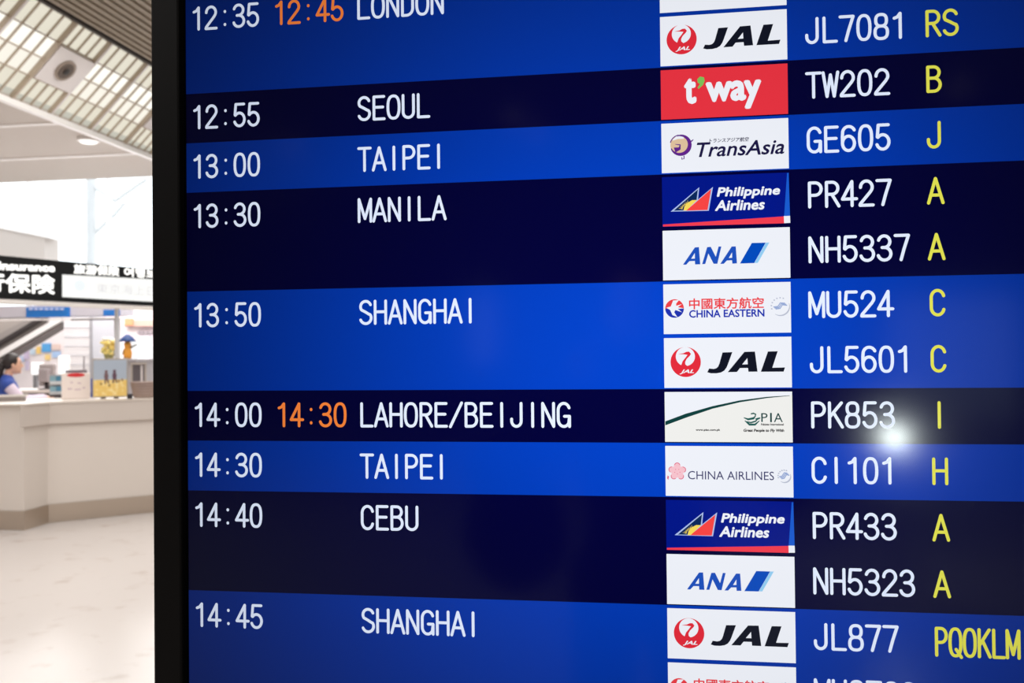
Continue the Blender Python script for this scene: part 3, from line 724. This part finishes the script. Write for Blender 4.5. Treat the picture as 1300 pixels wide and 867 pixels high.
for z in (4, 7.5, 11, 14.5, 18): lathe(bm, [(12.9+z*.19, z), (13.3+z*.19, z+.6), (12.9+z*.19, z+1.2)], (0, 14, 0), seg=28)
l.o('weave_bands', bm, mat('basket_dark', (146, 124, 116), .7), t)
l = Local(161.5, 506.5)
t = thing('card_reader', 'small black box on the counter between poster and basket', 'box', l.p)
l.o('casing', BX((0, 0, 0), (6.5, 6, 6.5), .6), mat('gadget_black', (26, 22, 26), .4), t)
l.o('screen_face', BX((1, -.1, 2.5), (5.5, .05, 5.6)), mat('gadget_face', (52, 48, 56), .3), t)
l = L2(176)
l.M = l.M @ Matrix.Translation((0, -40, -30))
t = thing('picture_frame', 'leaning silver picture frame with a dark grey picture behind the basket', 'picture frame', l.M @ Vector((0, 0, 0)))
zf = (1.1 - (l.M @ Vector((0, 0, 0))).z)/l.k
def tilt(bm, x0, x1, y, z0, z1, d):
    vs = [bm.verts.new((x, y+yy+(z-z0)*.12, z)) for x in (x0, x1) for z in (z0, z1) for yy in (0, d)]
    for f in ((0, 1, 3, 2), (4, 6, 7, 5), (0, 4, 5, 1), (2, 3, 7, 6), (0, 2, 6, 4), (1, 5, 7, 3)): bm.faces.new([vs[i] for i in f])
    return bm
bm = bmesh.new(); Z_ = 23
for q in ((-9.5, -7, Z_-24, Z_), (6.5, 9, Z_-24, Z_), (-9.5, 9, Z_-26.5, Z_-24), (-9.5, 9, Z_-.0, Z_+2.5)): tilt(bm, q[0], q[1], 0, q[2], q[3], 1.2)
l.o('frame_rim', bm, mat('frame_silver', (178, 168, 160), .35, metal=.3), t)
l.o('picture', tilt(bmesh.new(), -7, 6.5, .5, Z_-24, Z_, .6), mat('picture_dark', (92, 84, 88), .4), t)
l.o('pale_streak', tilt(bmesh.new(), 2.2, 4.6, .35, Z_-23, Z_-1, .1), mat('streak_pale', (214, 206, 206), .5), t)
l.o('easel_leg', tube(bmesh.new(), (0, 4, Z_-2), (0, 12, zf), .9), mat('frame_silver', (178, 168, 160), .35, metal=.3), t)
# brochure rack
l = Local(73, 504)
t = thing('brochure_rack', 'clear brochure rack with blue leaflets between monitor and leaflet box', 'brochure rack', l.p)
l.o('back_panel', BX((-9, 9, 0), (5.5, 10, 28)), mat('rack_grey', (190, 188, 192), .4), t)
l.o('base', BX((-9, 0, 0), (5.5, 10, 3), .3), mat('rack_dark', (60, 50, 54), .5), t)
for z in (3, 16): 
    l.o('pocket', BX((-9, 2, z), (5.5, 8.9, z+4)), mat('rack_clear', (214, 218, 222), .3), t)
    for x, cl in ((-5.2, (150, 190, 204)), (1.6, (84, 146, 178))): 
        l.o('leaflet', BX((x-3.2, 4, z+1), (x+3.2, 5, z+10.5)), mat('leaflet_%d' % x, cl, .5), t)

# ------------------------------------------------------------------ staff area behind the counter
a, b = at(28, 495, 11.2), at(66, 495, 11.2)
t = thing('staff_desk', 'pale staff desk behind the counter under the grey monitor', 'desk', (a.x, 11.2, 0))
dz = a.z
dm = mat('desk_pale', (216, 204, 198), .4)
obj('desktop', BX((a.x-.6, 11.0, dz-.04), (b.x+.5, 11.9, dz)), dm, t)
for x in (a.x-.56, b.x+.42): obj('leg', BX((x, 11.05, 0), (x+.05, 11.85, dz-.04)), mat('desk_dark', (42, 34, 36), .5), t)
obj('modesty_panel', BX((a.x-.5, 11.3, dz-.5), (b.x+.42, 11.33, dz-.04)), mat('desk_dark', (42, 34, 36), .5), t)
def far(px, py, Y): return at(px, py, Y)
p = far(61, 490, 11.4); k = (p-EYE).dot(FWD)/FPX
t = thing('computer_monitor', 'grey back of a computer monitor on the staff desk', 'monitor', (p.x, 11.4, dz))
obj('housing', BX((p.x-11*k, 11.36, p.z+0*k), (p.x+11*k, 11.42, p.z+28*k), .02), mat('monitor_grey', (168, 158, 158), .5), t)
obj('back_bulge', BX((p.x-7*k, 11.28, p.z+5*k), (p.x+7*k, 11.37, p.z+22*k), .02), mat('monitor_grey2', (156, 146, 148), .5), t)
obj('neck', BX((p.x-2.4*k, 11.36, dz+.01), (p.x+2.4*k, 11.40, p.z+6*k)), mat('monitor_dark', (70, 60, 64), .5), t)
obj('foot', BX((p.x-7*k, 11.28, dz), (p.x+7*k, 11.5, dz+.02), .005), mat('monitor_dark', (70, 60, 64), .5), t)

# seated clerk ---------------------------------------------------------------
def skin(name, pts, edges, rad, m, par, vox=.007, extra=None, smooth_it=6):
    """one continuous surface: tapered limbs grown along the joints, fused by a voxel remesh"""
    tb = ball(bmesh.new(), (0, 0, 0), 1, 14); tb.verts.index_update()
    tv = [v.co.copy() for v in tb.verts]; tf = [[v.index for v in f.verts] for f in tb.faces]; tb.free()
    V, F = [], []
    rr = [r if hasattr(r, '__len__') else (r, r) for r in rad]
    for a, b in edges:
        p, q = Vector(pts[a]), Vector(pts[b]); ln = (q-p).length
        n = max(2, int(ln/(min(*rr[a], *rr[b])*.45))+1)
        for k in range(n+1):
            f = k/n; w_ = rr[a][0]*(1-f)+rr[b][0]*f; d_ = rr[a][1]*(1-f)+rr[b][1]*f
            c = p.lerp(q, f); n0 = len(V)
            V += [(c.x+v.x*d_, c.y+v.y*w_, c.z+v.z*(w_+d_)/2) for v in tv]; F += [[n0+i_ for i_ in fc] for fc in tf]
    me = bpy.data.meshes.new(name); me.from_pydata(V, [], F); bm = bmesh.new(); bm.from_mesh(me); bpy.data.meshes.remove(me)
    if extra: extra(bm)
    me = bpy.data.meshes.new(name); bm.to_mesh(me); bm.free()
    o = bpy.data.objects.new(name, me); C.objects.link(o)
    rm = o.modifiers.new('r', 'REMESH'); rm.mode = 'VOXEL'; rm.voxel_size = vox
    sm = o.modifiers.new('m', 'SMOOTH'); sm.iterations = smooth_it
    dg = bpy.context.evaluated_depsgraph_get(); dg.update()
    m3 = bpy.data.meshes.new_from_object(o.evaluated_get(dg))
    bpy.data.objects.remove(o); bpy.data.meshes.remove(me)
    o = bpy.data.objects.new(name, m3); C.objects.link(o); m3.name = name
    m3.materials.clear(); m3.materials.append(m)
    for p in m3.polygons: p.use_smooth = True
    if par: o.parent = par
    return o
def person(name, label, loc, yaw, J, cols, seated_extra=None, hair_long=True):
    """J: joints in a local frame, x = the way the person faces, z up, y left"""
    t = thing(name, label, 'person', loc); t.rotation_euler.z = yaw
    def head(bm):
        hx, hy, hz = J['head']
        ball(bm, (hx, hy, hz), (.092, .073, .115), 24); ball(bm, (hx+.03, hy, hz-.05), (.058, .056, .075), 16)      # skull, jaw
        bmesh.ops.create_cone(bm, cap_ends=True, segments=10, radius1=.017, radius2=.006, depth=.05, matrix=Matrix.Translation((hx+.095, hy, hz-.012)) @ Matrix.Rotation(-.35, 4, 'Y'))
        ball(bm, (hx+.098, hy, hz-.03), (.016, .014, .011), 10); ball(bm, (hx+.082, hy, hz-.066), (.012, .022, .008), 10); ball(bm, (hx+.072, hy, hz-.1), (.02, .024, .016), 10)
        for s in (1, -1): ball(bm, (hx-.005, hy+s*.074, hz-.012), (.017, .01, .03), 10)
    names = list(J['pts']); idx = {n: i for i, n in enumerate(names)}
    pts = [J['pts'][n][0] for n in names]; rad = [J['pts'][n][1] for n in names]
    body = skin('body', pts, [(idx[a], idx[b]) for a, b in J['edges']], rad, mat('skin_'+name, cols['skin'], .5), t, .006, head, 3)
    hx, hy, hz = J['head']
    eye = mat('eye_dark', (28, 22, 20), .2)
    for s in (1, -1):
        bm = bmesh.new(); ball(bm, (hx+.079, hy+s*.031, hz+.008), (.008, .013, .007), 10); q = obj('eye', bm, eye); q.parent = t
        bm = bmesh.new(); tube(bm, (hx+.084, hy+s*.014, hz+.028), (hx+.07, hy+s*.05, hz+.03), .004, .003, 8); q = obj('eyebrow', bm, eye); q.parent = t
    bm = bmesh.new(); ball(bm, (hx+.09, hy, hz-.066), (.006, .02, .005), 10); q = obj('lips', bm, mat('lip', (170, 92, 86), .4)); q.parent = t
    return t, idx, pts, rad
def sub(t, name, J, keys, edges, grow_, m, vox=.009, extra=None):
    pts = [J['pts'][k][0] for k in keys]; ix = {k: i for i, k in enumerate(keys)}
    rad = [tuple(r+grow_ for r in (J['pts'][k][1] if hasattr(J['pts'][k][1], '__len__') else (J['pts'][k][1],)*2)) for k in keys]
    return skin(name, pts, [(ix[a], ix[b]) for a, b in edges], rad, m, t, vox, extra, 3)
def hand(P, E, s, wrist, d, up, curl=.6):
    """palm, four fingers and thumb from the wrist along d"""
    d = Vector(d).normalized(); up = Vector(up).normalized(); side = d.cross(up).normalized()*s
    w_ = Vector(wrist); P['palm%d' % s] = (tuple(w_+d*.05), (.026, .016)); E.append(('wrist%d' % s, 'palm%d' % s))
    for i, (off, ln) in enumerate(((.028, .068), (.010, .078), (-.010, .072), (-.028, .055))):
        b = w_+d*.085+side*off; m_ = b+d*ln*.5-up*ln*.22*curl; e = m_+d*ln*.35-up*ln*.4*curl
        n = 'f%d_%d' % (s, i)
        P[n+'a'] = (tuple(b), .0095); P[n+'b'] = (tuple(m_), .0088); P[n+'c'] = (tuple(e), .0075)
        E += [('palm%d' % s, n+'a'), (n+'a', n+'b'), (n+'b', n+'c')]
    b = w_+d*.035+side*.034; e = b+d*.038+side*.02-up*.012
    P['th%da' % s] = (tuple(b), .012); P['th%db' % s] = (tuple(e), .0095); E += [('palm%d' % s, 'th%da' % s), ('th%da' % s, 'th%db' % s)]
# clerk: facing right in the photo (+x), seated on a tall chair
seat_h = .64
P_ = {'pelvis': ((0, 0, seat_h+.10), (.15, .12)), 'waist': ((.01, 0, seat_h+.27), (.13, .10)), 'chest': ((.03, 0, seat_h+.46), (.155, .11)),
      'collar': ((.02, 0, seat_h+.58), (.09, .07)), 'neck': ((.035, 0, seat_h+.66), .047), 'skullbase': ((.06, 0, seat_h+.73), .05)}
E_l = [('pelvis', 'waist'), ('waist', 'chest'), ('chest', 'collar'), ('collar', 'neck'), ('neck', 'skullbase')]
for s in (1, -1):
    P_['shoulder%d' % s] = ((.02, s*.165, seat_h+.545), .058); P_['elbow%d' % s] = ((.17, s*.235, seat_h+.36), .046)
    P_['forearm%d' % s] = ((.29, s*.21, seat_h+.36), .04); P_['wrist%d' % s] = ((.41, s*.17, seat_h+.38), .028)
    E_l += [('collar', 'shoulder%d' % s), ('shoulder%d' % s, 'elbow%d' % s), ('elbow%d' % s, 'forearm%d' % s), ('forearm%d' % s, 'wrist%d' % s)]
    hand(P_, E_l, s, (.41, s*.17, seat_h+.38), (1, -s*.15, -.05), (0, 0, 1), .7)
    P_['hip%d' % s] = ((.05, s*.09, seat_h+.09), .085); P_['knee%d' % s] = ((.44, s*.11, seat_h+.06), .062)
    P_['calf%d' % s] = ((.45, s*.11, seat_h-.16), .055); P_['ankle%d' % s] = ((.42, s*.11, .10), .038); P_['toe%d' % s] = ((.56, s*.12, .045), .036)
    E_l += [('pelvis', 'hip%d' % s), ('hip%d' % s, 'knee%d' % s), ('knee%d' % s, 'calf%d' % s), ('calf%d' % s, 'ankle%d' % s), ('ankle%d' % s, 'toe%d' % s)]
J = {'pts': P_, 'edges': E_l, 'head': (.085, 0, seat_h+.79)}
pc = at(11, 478, 8.6)
FACE = 0.7
clk, _, _, _ = person('person', 'clerk with dark tied-back hair and blue vest seated behind the counter', (pc.x-.05, 8.6, 0), FACE, J, {'skin': (226, 178, 152)})
arm = lambda s: ['shoulder%d' % s, 'elbow%d' % s, 'forearm%d' % s, 'wrist%d' % s]
tor = ['pelvis', 'waist', 'chest', 'collar']
tE = [('pelvis', 'waist'), ('waist', 'chest'), ('chest', 'collar')]
aE = lambda s: [('collar', arm(s)[0])]+list(zip(arm(s), arm(s)[1:]))
shirt_m = mat('shirt_lilac', (222, 206, 222), .7)
sub(clk, 'shirt', J, tor+arm(1)+arm(-1), tE+aE(1)+aE(-1), .010, shirt_m)
sub(clk, 'vest', J, tor+['shoulder1', 'shoulder-1'], tE+[('collar', 'shoulder1'), ('collar', 'shoulder-1')], .018, mat('vest_blue', (44, 74, 158), .7))
lg = ['pelvis']+['%s%d' % (n, s) for s in (1, -1) for n in ('hip', 'knee', 'calf', 'ankle')]
lE = [e for s in (1, -1) for e in (('pelvis', 'hip%d' % s), ('hip%d' % s, 'knee%d' % s), ('knee%d' % s, 'calf%d' % s), ('calf%d' % s, 'ankle%d' % s))]
sub(clk, 'trousers', J, lg, lE, .014, mat('trousers_navy', (34, 38, 60), .8))
shoe_m = mat('shoe_black', (26, 24, 24), .4)
def shoes(t, J):
    for s in (1, -1):
        a, b = Vector(J['pts']['ankle%d' % s][0]), Vector(J['pts']['toe%d' % s][0])
        h = Vector((a.x-.03, a.y, .05))
        skin('shoe', [h, b+Vector((.02, 0, .005)), Vector((a.x, a.y, .09))], [(0, 1), (0, 2)], [.05, .045, .048], shoe_m, t, .007)
shoes(clk, J)
hx, hy, hz = J['head']
hair_m = mat('hair_black', (34, 24, 24), .45)
bm = bmesh.new(); ball(bm, (hx-.022, hy, hz+.024), (.100, .084, .112), 24)
ball(bm, (hx-.118, hy, hz-.02), (.045, .045, .05), 14)
for k in range(6): ball(bm, (hx-.135-.008*k, hy, hz-.06-.04*k), (.05-.002*k, .048, .05), 14)
for v in list(bm.verts):
    if v.co.x > hx+.045 and v.co.z < hz+.07: v.co.x = hx+.045
q = obj('hair', bm, hair_m, None, True); q.parent = clk
# chair
t = thing('office_chair', 'pale office chair with a curved armrest the clerk sits on', 'chair', (pc.x-.05, 8.6, 0)); t.rotation_euler.z = FACE
om = mat('chair_grey', (206, 200, 196), .5); od = mat('chair_dark', (60, 58, 60), .5)
def ch(name, bm, m): q = obj(name, bm, m); q.parent = t; return q
ch('seat', BX((-.24, -.24, seat_h-.10), (.26, .24, seat_h-.03), .025), om)
ch('backrest', BX((-.33, -.22, seat_h+.06), (-.27, .22, seat_h+.46), .025), om)
for s in (1, -1):
    bm = bmesh.new(); box(bm, (-.30, s*.31-.03, seat_h+.27), (.16, s*.31+.03, seat_h+.31), .012); ch('armrest', bm, om)
    bm = bmesh.new(); tube(bm, (-.05, s*.31, seat_h-.06), (-.05, s*.31, seat_h+.28), .018); tube(bm, (-.05, s*.31, seat_h-.06), (-.05, s*.2, seat_h-.06), .018); ch('armrest_post', bm, od)
ch('back_bar', tube(bmesh.new(), (-.2, 0, seat_h-.06), (-.3, 0, seat_h+.1), .02), od)
ch('gas_column', tube(bmesh.new(), (0, 0, .1), (0, 0, seat_h-.09), .03), od)
for k in range(5):
    a = 2*PI*k/5+.3
    bm = bmesh.new(); tube(bm, (0, 0, .11), (.27*math.cos(a), .27*math.sin(a), .07), .022, .016); leg = ch('leg', bm, od)
    bm = bmesh.new(); ball(bm, (.27*math.cos(a), .27*math.sin(a), .03), .03, 12); q = obj('caster', bm, od); q.parent = leg

# ------------------------------------------------------------------ booth behind: fascia with blue panels, partitions, posters
YB = 13.0
def pxbox(x0, y0, x1, y1, Y, d, bev=0):
    a, b = at(x0, y1, Y), at(x1, y0, Y); return BX((a.x, Y, a.z), (b.x, Y+d, b.z), bev)
t = thing('booth_fascia', 'grey booth fascia with blue panels below the black sign', 'fascia', at(60, 400, 11.9))
obj('band', pxbox(-60, 386, 154, 404, 12, .35), mat('fascia_grey', (200, 196, 206), .5), t)
obj('blue_panel', pxbox(33, 389.5, 87, 403, 11.96, .05), mat('fascia_blue', (34, 112, 192), .45), t)
obj('blue_panel', pxbox(131, 393, 150, 401, 11.96, .05), mat('fascia_blue', (34, 112, 192), .45), t)
bm = bmesh.new()
for k in range(7):
    a, b = at(37+k*6.6, 392, 11.95), at(41+k*6.6, 388.6, 11.95); box(bm, (a.x, 11.94, a.z-.02), (b.x, 11.96, b.z-.03))
obj('pale_lettering', bm, mat('fascia_letters', (186, 196, 226), .5), t)
obj('lower_lip', pxbox(-60, 403.5, 154, 406.5, 11.98, .4), mat('lip_white', (244, 240, 238), .5), t)
obj('soffit_shadow_strip', pxbox(90, 404.2, 150, 406.8, 11.96, .03), mat('shadow_strip_dark', (60, 56, 60), .5), t)  # dark strip painted as the shade under the fascia
a = at(-60, 386, 12.2)
obj('support', BX((a.x, 12.1, 0), (a.x+.1, 12.3, a.z)), pm, t)
b = at(153, 400, 12.2); obj('support', BX((b.x-.05, 12.1, 0), (b.x, 12.2, b.z-.05)), mat('post_pale', (206, 206, 210), .4), t)
# escalator rising to the right behind the booth
t = thing('escalator', 'dark grey escalator climbing to the right behind the booth', 'escalator', (at(-60, 500, 17).x, 17.5, 0))
obj('truss', slab(bmesh.new(), (-60, 480), (78, 400), 8, 17, 17.35), mat('esc_grey', (222, 218, 216), .5), t)
obj('lower_trim', slab(bmesh.new(), (-60, 492), (78, 409), 3, 16.95, 17.3), mat('esc_dark', (92, 82, 80), .5), t)
obj('balustrade', slab(bmesh.new(), (-60, 454), (60, 392), 22, 17.1, 17.16), mat('esc_panel', (150, 142, 138), .4), t)
obj('upper_panel', slab(bmesh.new(), (-60, 398), (44, 398), 40, 17.3, 17.4), mat('esc_upper', (166, 156, 150), .5), t)
obj('handrail', slab(bmesh.new(), (-60, 468), (64, 394), 5, 16.96, 17.1), mat('esc_black', (58, 52, 52), .4), t)
obj('handrail', slab(bmesh.new(), (-60, 452), (50, 388), 4.5, 17.9, 18.1), mat('esc_black', (58, 52, 52), .4), t)
a = at(-58, 485, 17); obj('pit_base', BX((a.x-.6, 17, 0), (a.x+.5, 18.2, a.z)), mat('esc_grey', (222, 218, 216), .5), t)
# partition walls of the shop behind
wp = mat('partition_white', (240, 238, 240), .5)
t = thing('shutter_cabinet', 'tall white cabinet with horizontal lines behind the leaflet box', 'cabinet', at(98, 500, 13))
p0 = at(81, 410, 13); p1 = at(114.5, 410, 13)
obj('carcass', BX((p0.x, 13, 0), (p1.x, 13.6, p0.z+.1)), wp, t)
bm = bmesh.new()
for k in range(14): box(bm, (p0.x+.02, 12.99, .25+k*.16), (p1.x-.02, 13.0, .262+k*.16))
obj('slat_lines', bm, mat('slat_grey', (208, 210, 216), .5), t)
obj('side_edge', BX((p1.x, 12.98, 0), (p1.x+.06, 13.6, p0.z+.1)), mat('edge_grey', (170, 170, 176), .5), t)
t = thing('partition', 'white booth partition pinned with small colourful posters left of the cabinet', 'partition', at(40, 500, 19))
p0 = at(-50, 404, 19); p1 = at(81, 404, 19)
obj('board', BX((p0.x, 19, 0), (p1.x, 19.1, p0.z+.02)), mat('partition_pink', (242, 232, 232), .5), t)
for i, (x0, y0, x1, y1, cl) in enumerate(((53, 436, 64, 447, (92, 168, 226)), (65, 437, 76, 444, (232, 206, 196)), (66, 446, 76, 454, (170, 196, 230)), (46, 440, 51, 449, (246, 206, 120)),
        (57, 450, 63, 457, (248, 214, 140)), (30, 446, 36, 456, (214, 196, 220)), (16, 460, 24, 466, (250, 208, 100)), (24, 452, 30, 459, (196, 208, 232)), (38, 443, 44, 450, (206, 222, 236)), (4, 458, 12, 465, (244, 214, 206)), (32, 458, 36, 470, (212, 200, 222)))):
    obj('poster', pxbox(x0, y0, x1, y1, 18.96, .03), mat('poster_%d' % i, cl, .5), t)
for i, (x0, y0, x1, y1, nm) in enumerate(((39, 460.5, 52, 475.5, 'left'), (73.5, 452, 85, 475, 'right'))):
    lb = thing('lightbox', 'small glowing white light panel %s of the grey monitor' % nm, 'light panel', at((x0+x1)/2, y1, 12.6))
    obj('lit_face', pxbox(x0, y0, x1, y1, 12.6, .04, .02), glow('lightbox_face', (255, 255, 255), 1.3), lb)
    obj('casing', pxbox(x0-.6, y0-.6, x1+.6, y1+.6, 12.63, .08, .01), wht, lb)
    c = at((x0+x1)/2, y1, 12.67); obj('stand', BX((c.x-.03, 12.64, 0), (c.x+.03, 12.70, c.z)), pm, lb)
t = thing('shop_wall', 'pale shop wall with a brown header and white hanging panel by the board edge', 'shop wall', at(180, 500, 15))
p0 = at(119, 410, 14.6); p1 = at(240, 410, 14.6)
obj('wall_panel', BX((p0.x, 14.6, 0), (p1.x, 14.7, p0.z+.35)), mat('shop_pink', (232, 220, 222), .5), t)
obj('header', pxbox(158, 405, 240, 414.5, 14.5, .1), mat('header_brown', (196, 160, 148), .5), t)
obj('hanging_panel', pxbox(176, 425, 191, 462, 14.52, .08), mat('panel_lilac', (244, 236, 246), .5), t)
bm = bmesh.new()
for k in range(4): 
    a, b = at(174+k*5, 424, 14.5), at(177.5+k*5, 420, 14.5); box(bm, (a.x, 14.48, a.z), (b.x, 14.6, b.z))
obj('header_letters', bm, mat('letters_grey', (150, 140, 146), .5), t)
obj('glow_patch', pxbox(166, 433, 175.5, 460, 14.55, .06), glow('patch_glow_white', (255, 255, 255), 1.1), t)  # glowing slab on the wall; brightness put in by emission, nothing is cut open
obj('yellow_patch', pxbox(124, 409, 132, 418, 14.56, .05), mat('patch_yellow', (246, 226, 160), .5), t)
obj('brown_patch', pxbox(158, 404, 168, 413, 14.46, .05), mat('patch_orange', (222, 150, 110), .5), t)
obj('glow_patch', pxbox(192, 440, 240, 470, 14.55, .06), glow('patch_glow_white', (255, 255, 255), 1.1), t)
t = thing('blue_binder', 'small dark blue binder standing between leaflet box and poster', 'binder', on(117.5, 504.8, TZ))
l = Local(117.5, 504.8)
l.o('cover', BX((-2.2, 4, 0), (2.2, 13, 24), .3), mat('binder_blue', (64, 84, 160), .5), t)
l.o('pages', BX((-1.6, 4.6, 1), (1.6, 13.2, 23)), mat('binder_pages', (236, 232, 236), .6), t)

# tray at the left end of the worktop
l = Local(12, 509.6)
t = thing('document_tray', 'pale curved document tray at the left end of the worktop', 'tray', l.p)
bm = bmesh.new(); prism(bm, [(-40, 1), (14, 1), (19, 3), (21, 7), (-40, 7)], 5.5, 8.5); l.o('rim', bm, mat('tray_pale', (226, 220, 216), .4), t)
bm = bmesh.new(); prism(bm, [(-39, 1.6), (13, 1.6), (17, 3.4), (18.5, 6.6), (-39, 6.6)], 0, 5.5); l.o('base', bm, mat('tray_grey', (158, 148, 144), .5), t)
# ------------------------------------------------------------------ hall downlights and an added globe lamp that mirror in the glossy screen
for x, y in ((-2.4, -15.7), (-2.1, -17.0), (5.4, -15.2), (-9.1, -16.1), (-7.4, -17.2)):
    t = thing('hall_downlight', 'round downlight in the brown ceiling, mirrored as a dim spot in the board', 'downlight', (x, y, 6.0), 'downlights mirrored in the board')
    bm = bmesh.new(); lathe(bm, [(.2, 0), (.2, -.04), (.16, -.045)], (x, y, 6.035)); obj('rim', bm, wht, t)
    bm = bmesh.new(); lathe(bm, [(.155, -.04), (.14, -.06), (.06, -.075)], (x, y, 6.035)); obj('lens', bm, glow('hall_lens', (255, 226, 196), 6), t)
t = thing('added_globe_lamp', 'added globe lamp standing in for the source of the white hot spot beside flight PK853', 'lamp', (1.657, -5.3, 0))  # lamp added to make the hot spot, its actual source is unknown
bm = bmesh.new(); lathe(bm, [(.16, 0), (.16, .012), (.03, .03), (.02, .04)], (1.657, -5.3, 0)); obj('base', bm, mat('lamp_steel', (150, 150, 152), .3, metal=.8), t)
obj('stem', tube(bmesh.new(), (1.657, -5.3, .03), (1.657, -5.3, .85), .012), mat('lamp_steel', (150, 150, 152), .3, metal=.8), t)
bm = bmesh.new(); ball(bm, (1.657, -5.3, .91), .062, 24); obj('globe', bm, glow('globe_light', (255, 250, 238), 560), t, True)

# ------------------------------------------------------------------ the photographer, mirrored as a dark shape in the lower rows
PY = PI/2 + YAW
Q = {'pelvis': ((-.05, 0, .93), (.15, .11)), 'waist': ((-.04, 0, 1.08), (.135, .10)), 'chest': ((-.01, 0, 1.28), (.165, .115)),
     'collar': ((0, 0, 1.43), (.09, .07)), 'neck': ((.02, 0, 1.50), .052), 'skullbase': ((.04, 0, 1.56), .055)}
QE = [('pelvis', 'waist'), ('waist', 'chest'), ('chest', 'collar'), ('collar', 'neck'), ('neck', 'skullbase')]
for s in (1, -1):
    Q['shoulder%d' % s] = ((0, s*.185, 1.39), .062); Q['elbow%d' % s] = ((.12, s*.37, 1.19), .055); Q['forearm%d' % s] = ((.19, s*.24, 1.29), .048); Q['wrist%d' % s] = ((.255, s*.115, 1.40), .03)
    QE += [('collar', 'shoulder%d' % s), ('shoulder%d' % s, 'elbow%d' % s), ('elbow%d' % s, 'forearm%d' % s), ('forearm%d' % s, 'wrist%d' % s)]
    hand(Q, QE, s, (.255, s*.115, 1.40), (.25, -s*.2, .75), (-.6, s*.75, .2), .9)
    Q['hip%d' % s] = ((-.04, s*.095, .88), .095); Q['knee%d' % s] = ((0, s*.115, .49), .065); Q['calf%d' % s] = ((-.02, s*.12, .33), .058); Q['ankle%d' % s] = ((-.04, s*.125, .09), .04); Q['toe%d' % s] = ((.11, s*.15, .045), .04)
    QE += [('pelvis', 'hip%d' % s), ('hip%d' % s, 'knee%d' % s), ('knee%d' % s, 'calf%d' % s), ('calf%d' % s, 'ankle%d' % s), ('ankle%d' % s, 'toe%d' % s)]
J2 = {'pts': Q, 'edges': QE, 'head': (.06, 0, 1.62)}
ph, _, _, _ = person('person', 'photographer in a dark coat facing the board, mirrored as its dark central shape', (EYE.x-.07+.39*math.sin(YAW), EYE.y-.39*math.cos(YAW), 0), PY, J2, {'skin': (214, 170, 144)})
coat = mat('coat_black', (24, 24, 28), .85)
sub(ph, 'coat', J2, tor+arm(1)+arm(-1)+['hip1', 'hip-1'], tE+aE(1)+aE(-1)+[('pelvis', 'hip1'), ('pelvis', 'hip-1')], .022, coat)
sub(ph, 'trousers', J2, lg, lE, .014, mat('trousers_black', (22, 22, 26), .85))
shoes(ph, J2)
bm = bmesh.new(); ball(bm, (.04, 0, 1.645), (.102, .086, .108), 24)
for v in list(bm.verts):
    if v.co.x > .11 and v.co.z < 1.69: v.co.x = .11
    if v.co.z < 1.57: v.co.z = 1.57
q = obj('hair', bm, hair_m, None, True); q.parent = ph
t = thing('compact_camera', 'black compact camera held up in the hands of the photographer', 'camera', EYE - Vector((0, .09, 0)))
bm = bmesh.new(); box(bm, (-.058, -.018, -.035), (.058, .016, .033), .006)
KM = Matrix.Translation(EYE - Vector((-math.sin(YAW), math.cos(YAW), 0))*.085) @ Matrix.Rotation(YAW, 4, 'Z')
bm.transform(KM); obj('camera_body', bm, mat('camera_black', (14, 14, 15), .5), t)
bm = bmesh.new(); tube(bm, (0, .014, 0), (0, .055, 0), .027, .025, 24); bm.transform(KM); obj('lens_barrel', bm, mat('camera_black2', (18, 18, 20), .4), t)
bm = bmesh.new(); tube(bm, (.035, 0, .032), (.035, 0, .041), .008, None, 16); bm.transform(KM); obj('shutter_button', bm, mat('camera_steel', (120, 120, 122), .3, metal=.8), t)

bx, by = EYE.x-.07+.47*math.sin(YAW)-.36, EYE.y-.47
t = thing('shoulder_bag', 'dark round shoulder bag at the side of the photographer in the mirrored shape', 'bag', (bx, by, .84))
bm = bmesh.new(); ball(bm, (bx, by, 1.0), (.15, .075, .17), 20); obj('pouch', bm, coat, t, True)
bm = bmesh.new(); pts = [(bx-.1, by, 1.08), (bx+.02, by-.03, 1.30), (bx+.13, by+.03, 1.475), (bx+.2, by+.12, 1.465), (bx+.1, by+.06, 1.10)]
for a, b in zip(pts, pts[1:]): tube(bm, a, b, .012)
obj('strap', bm, coat, t)
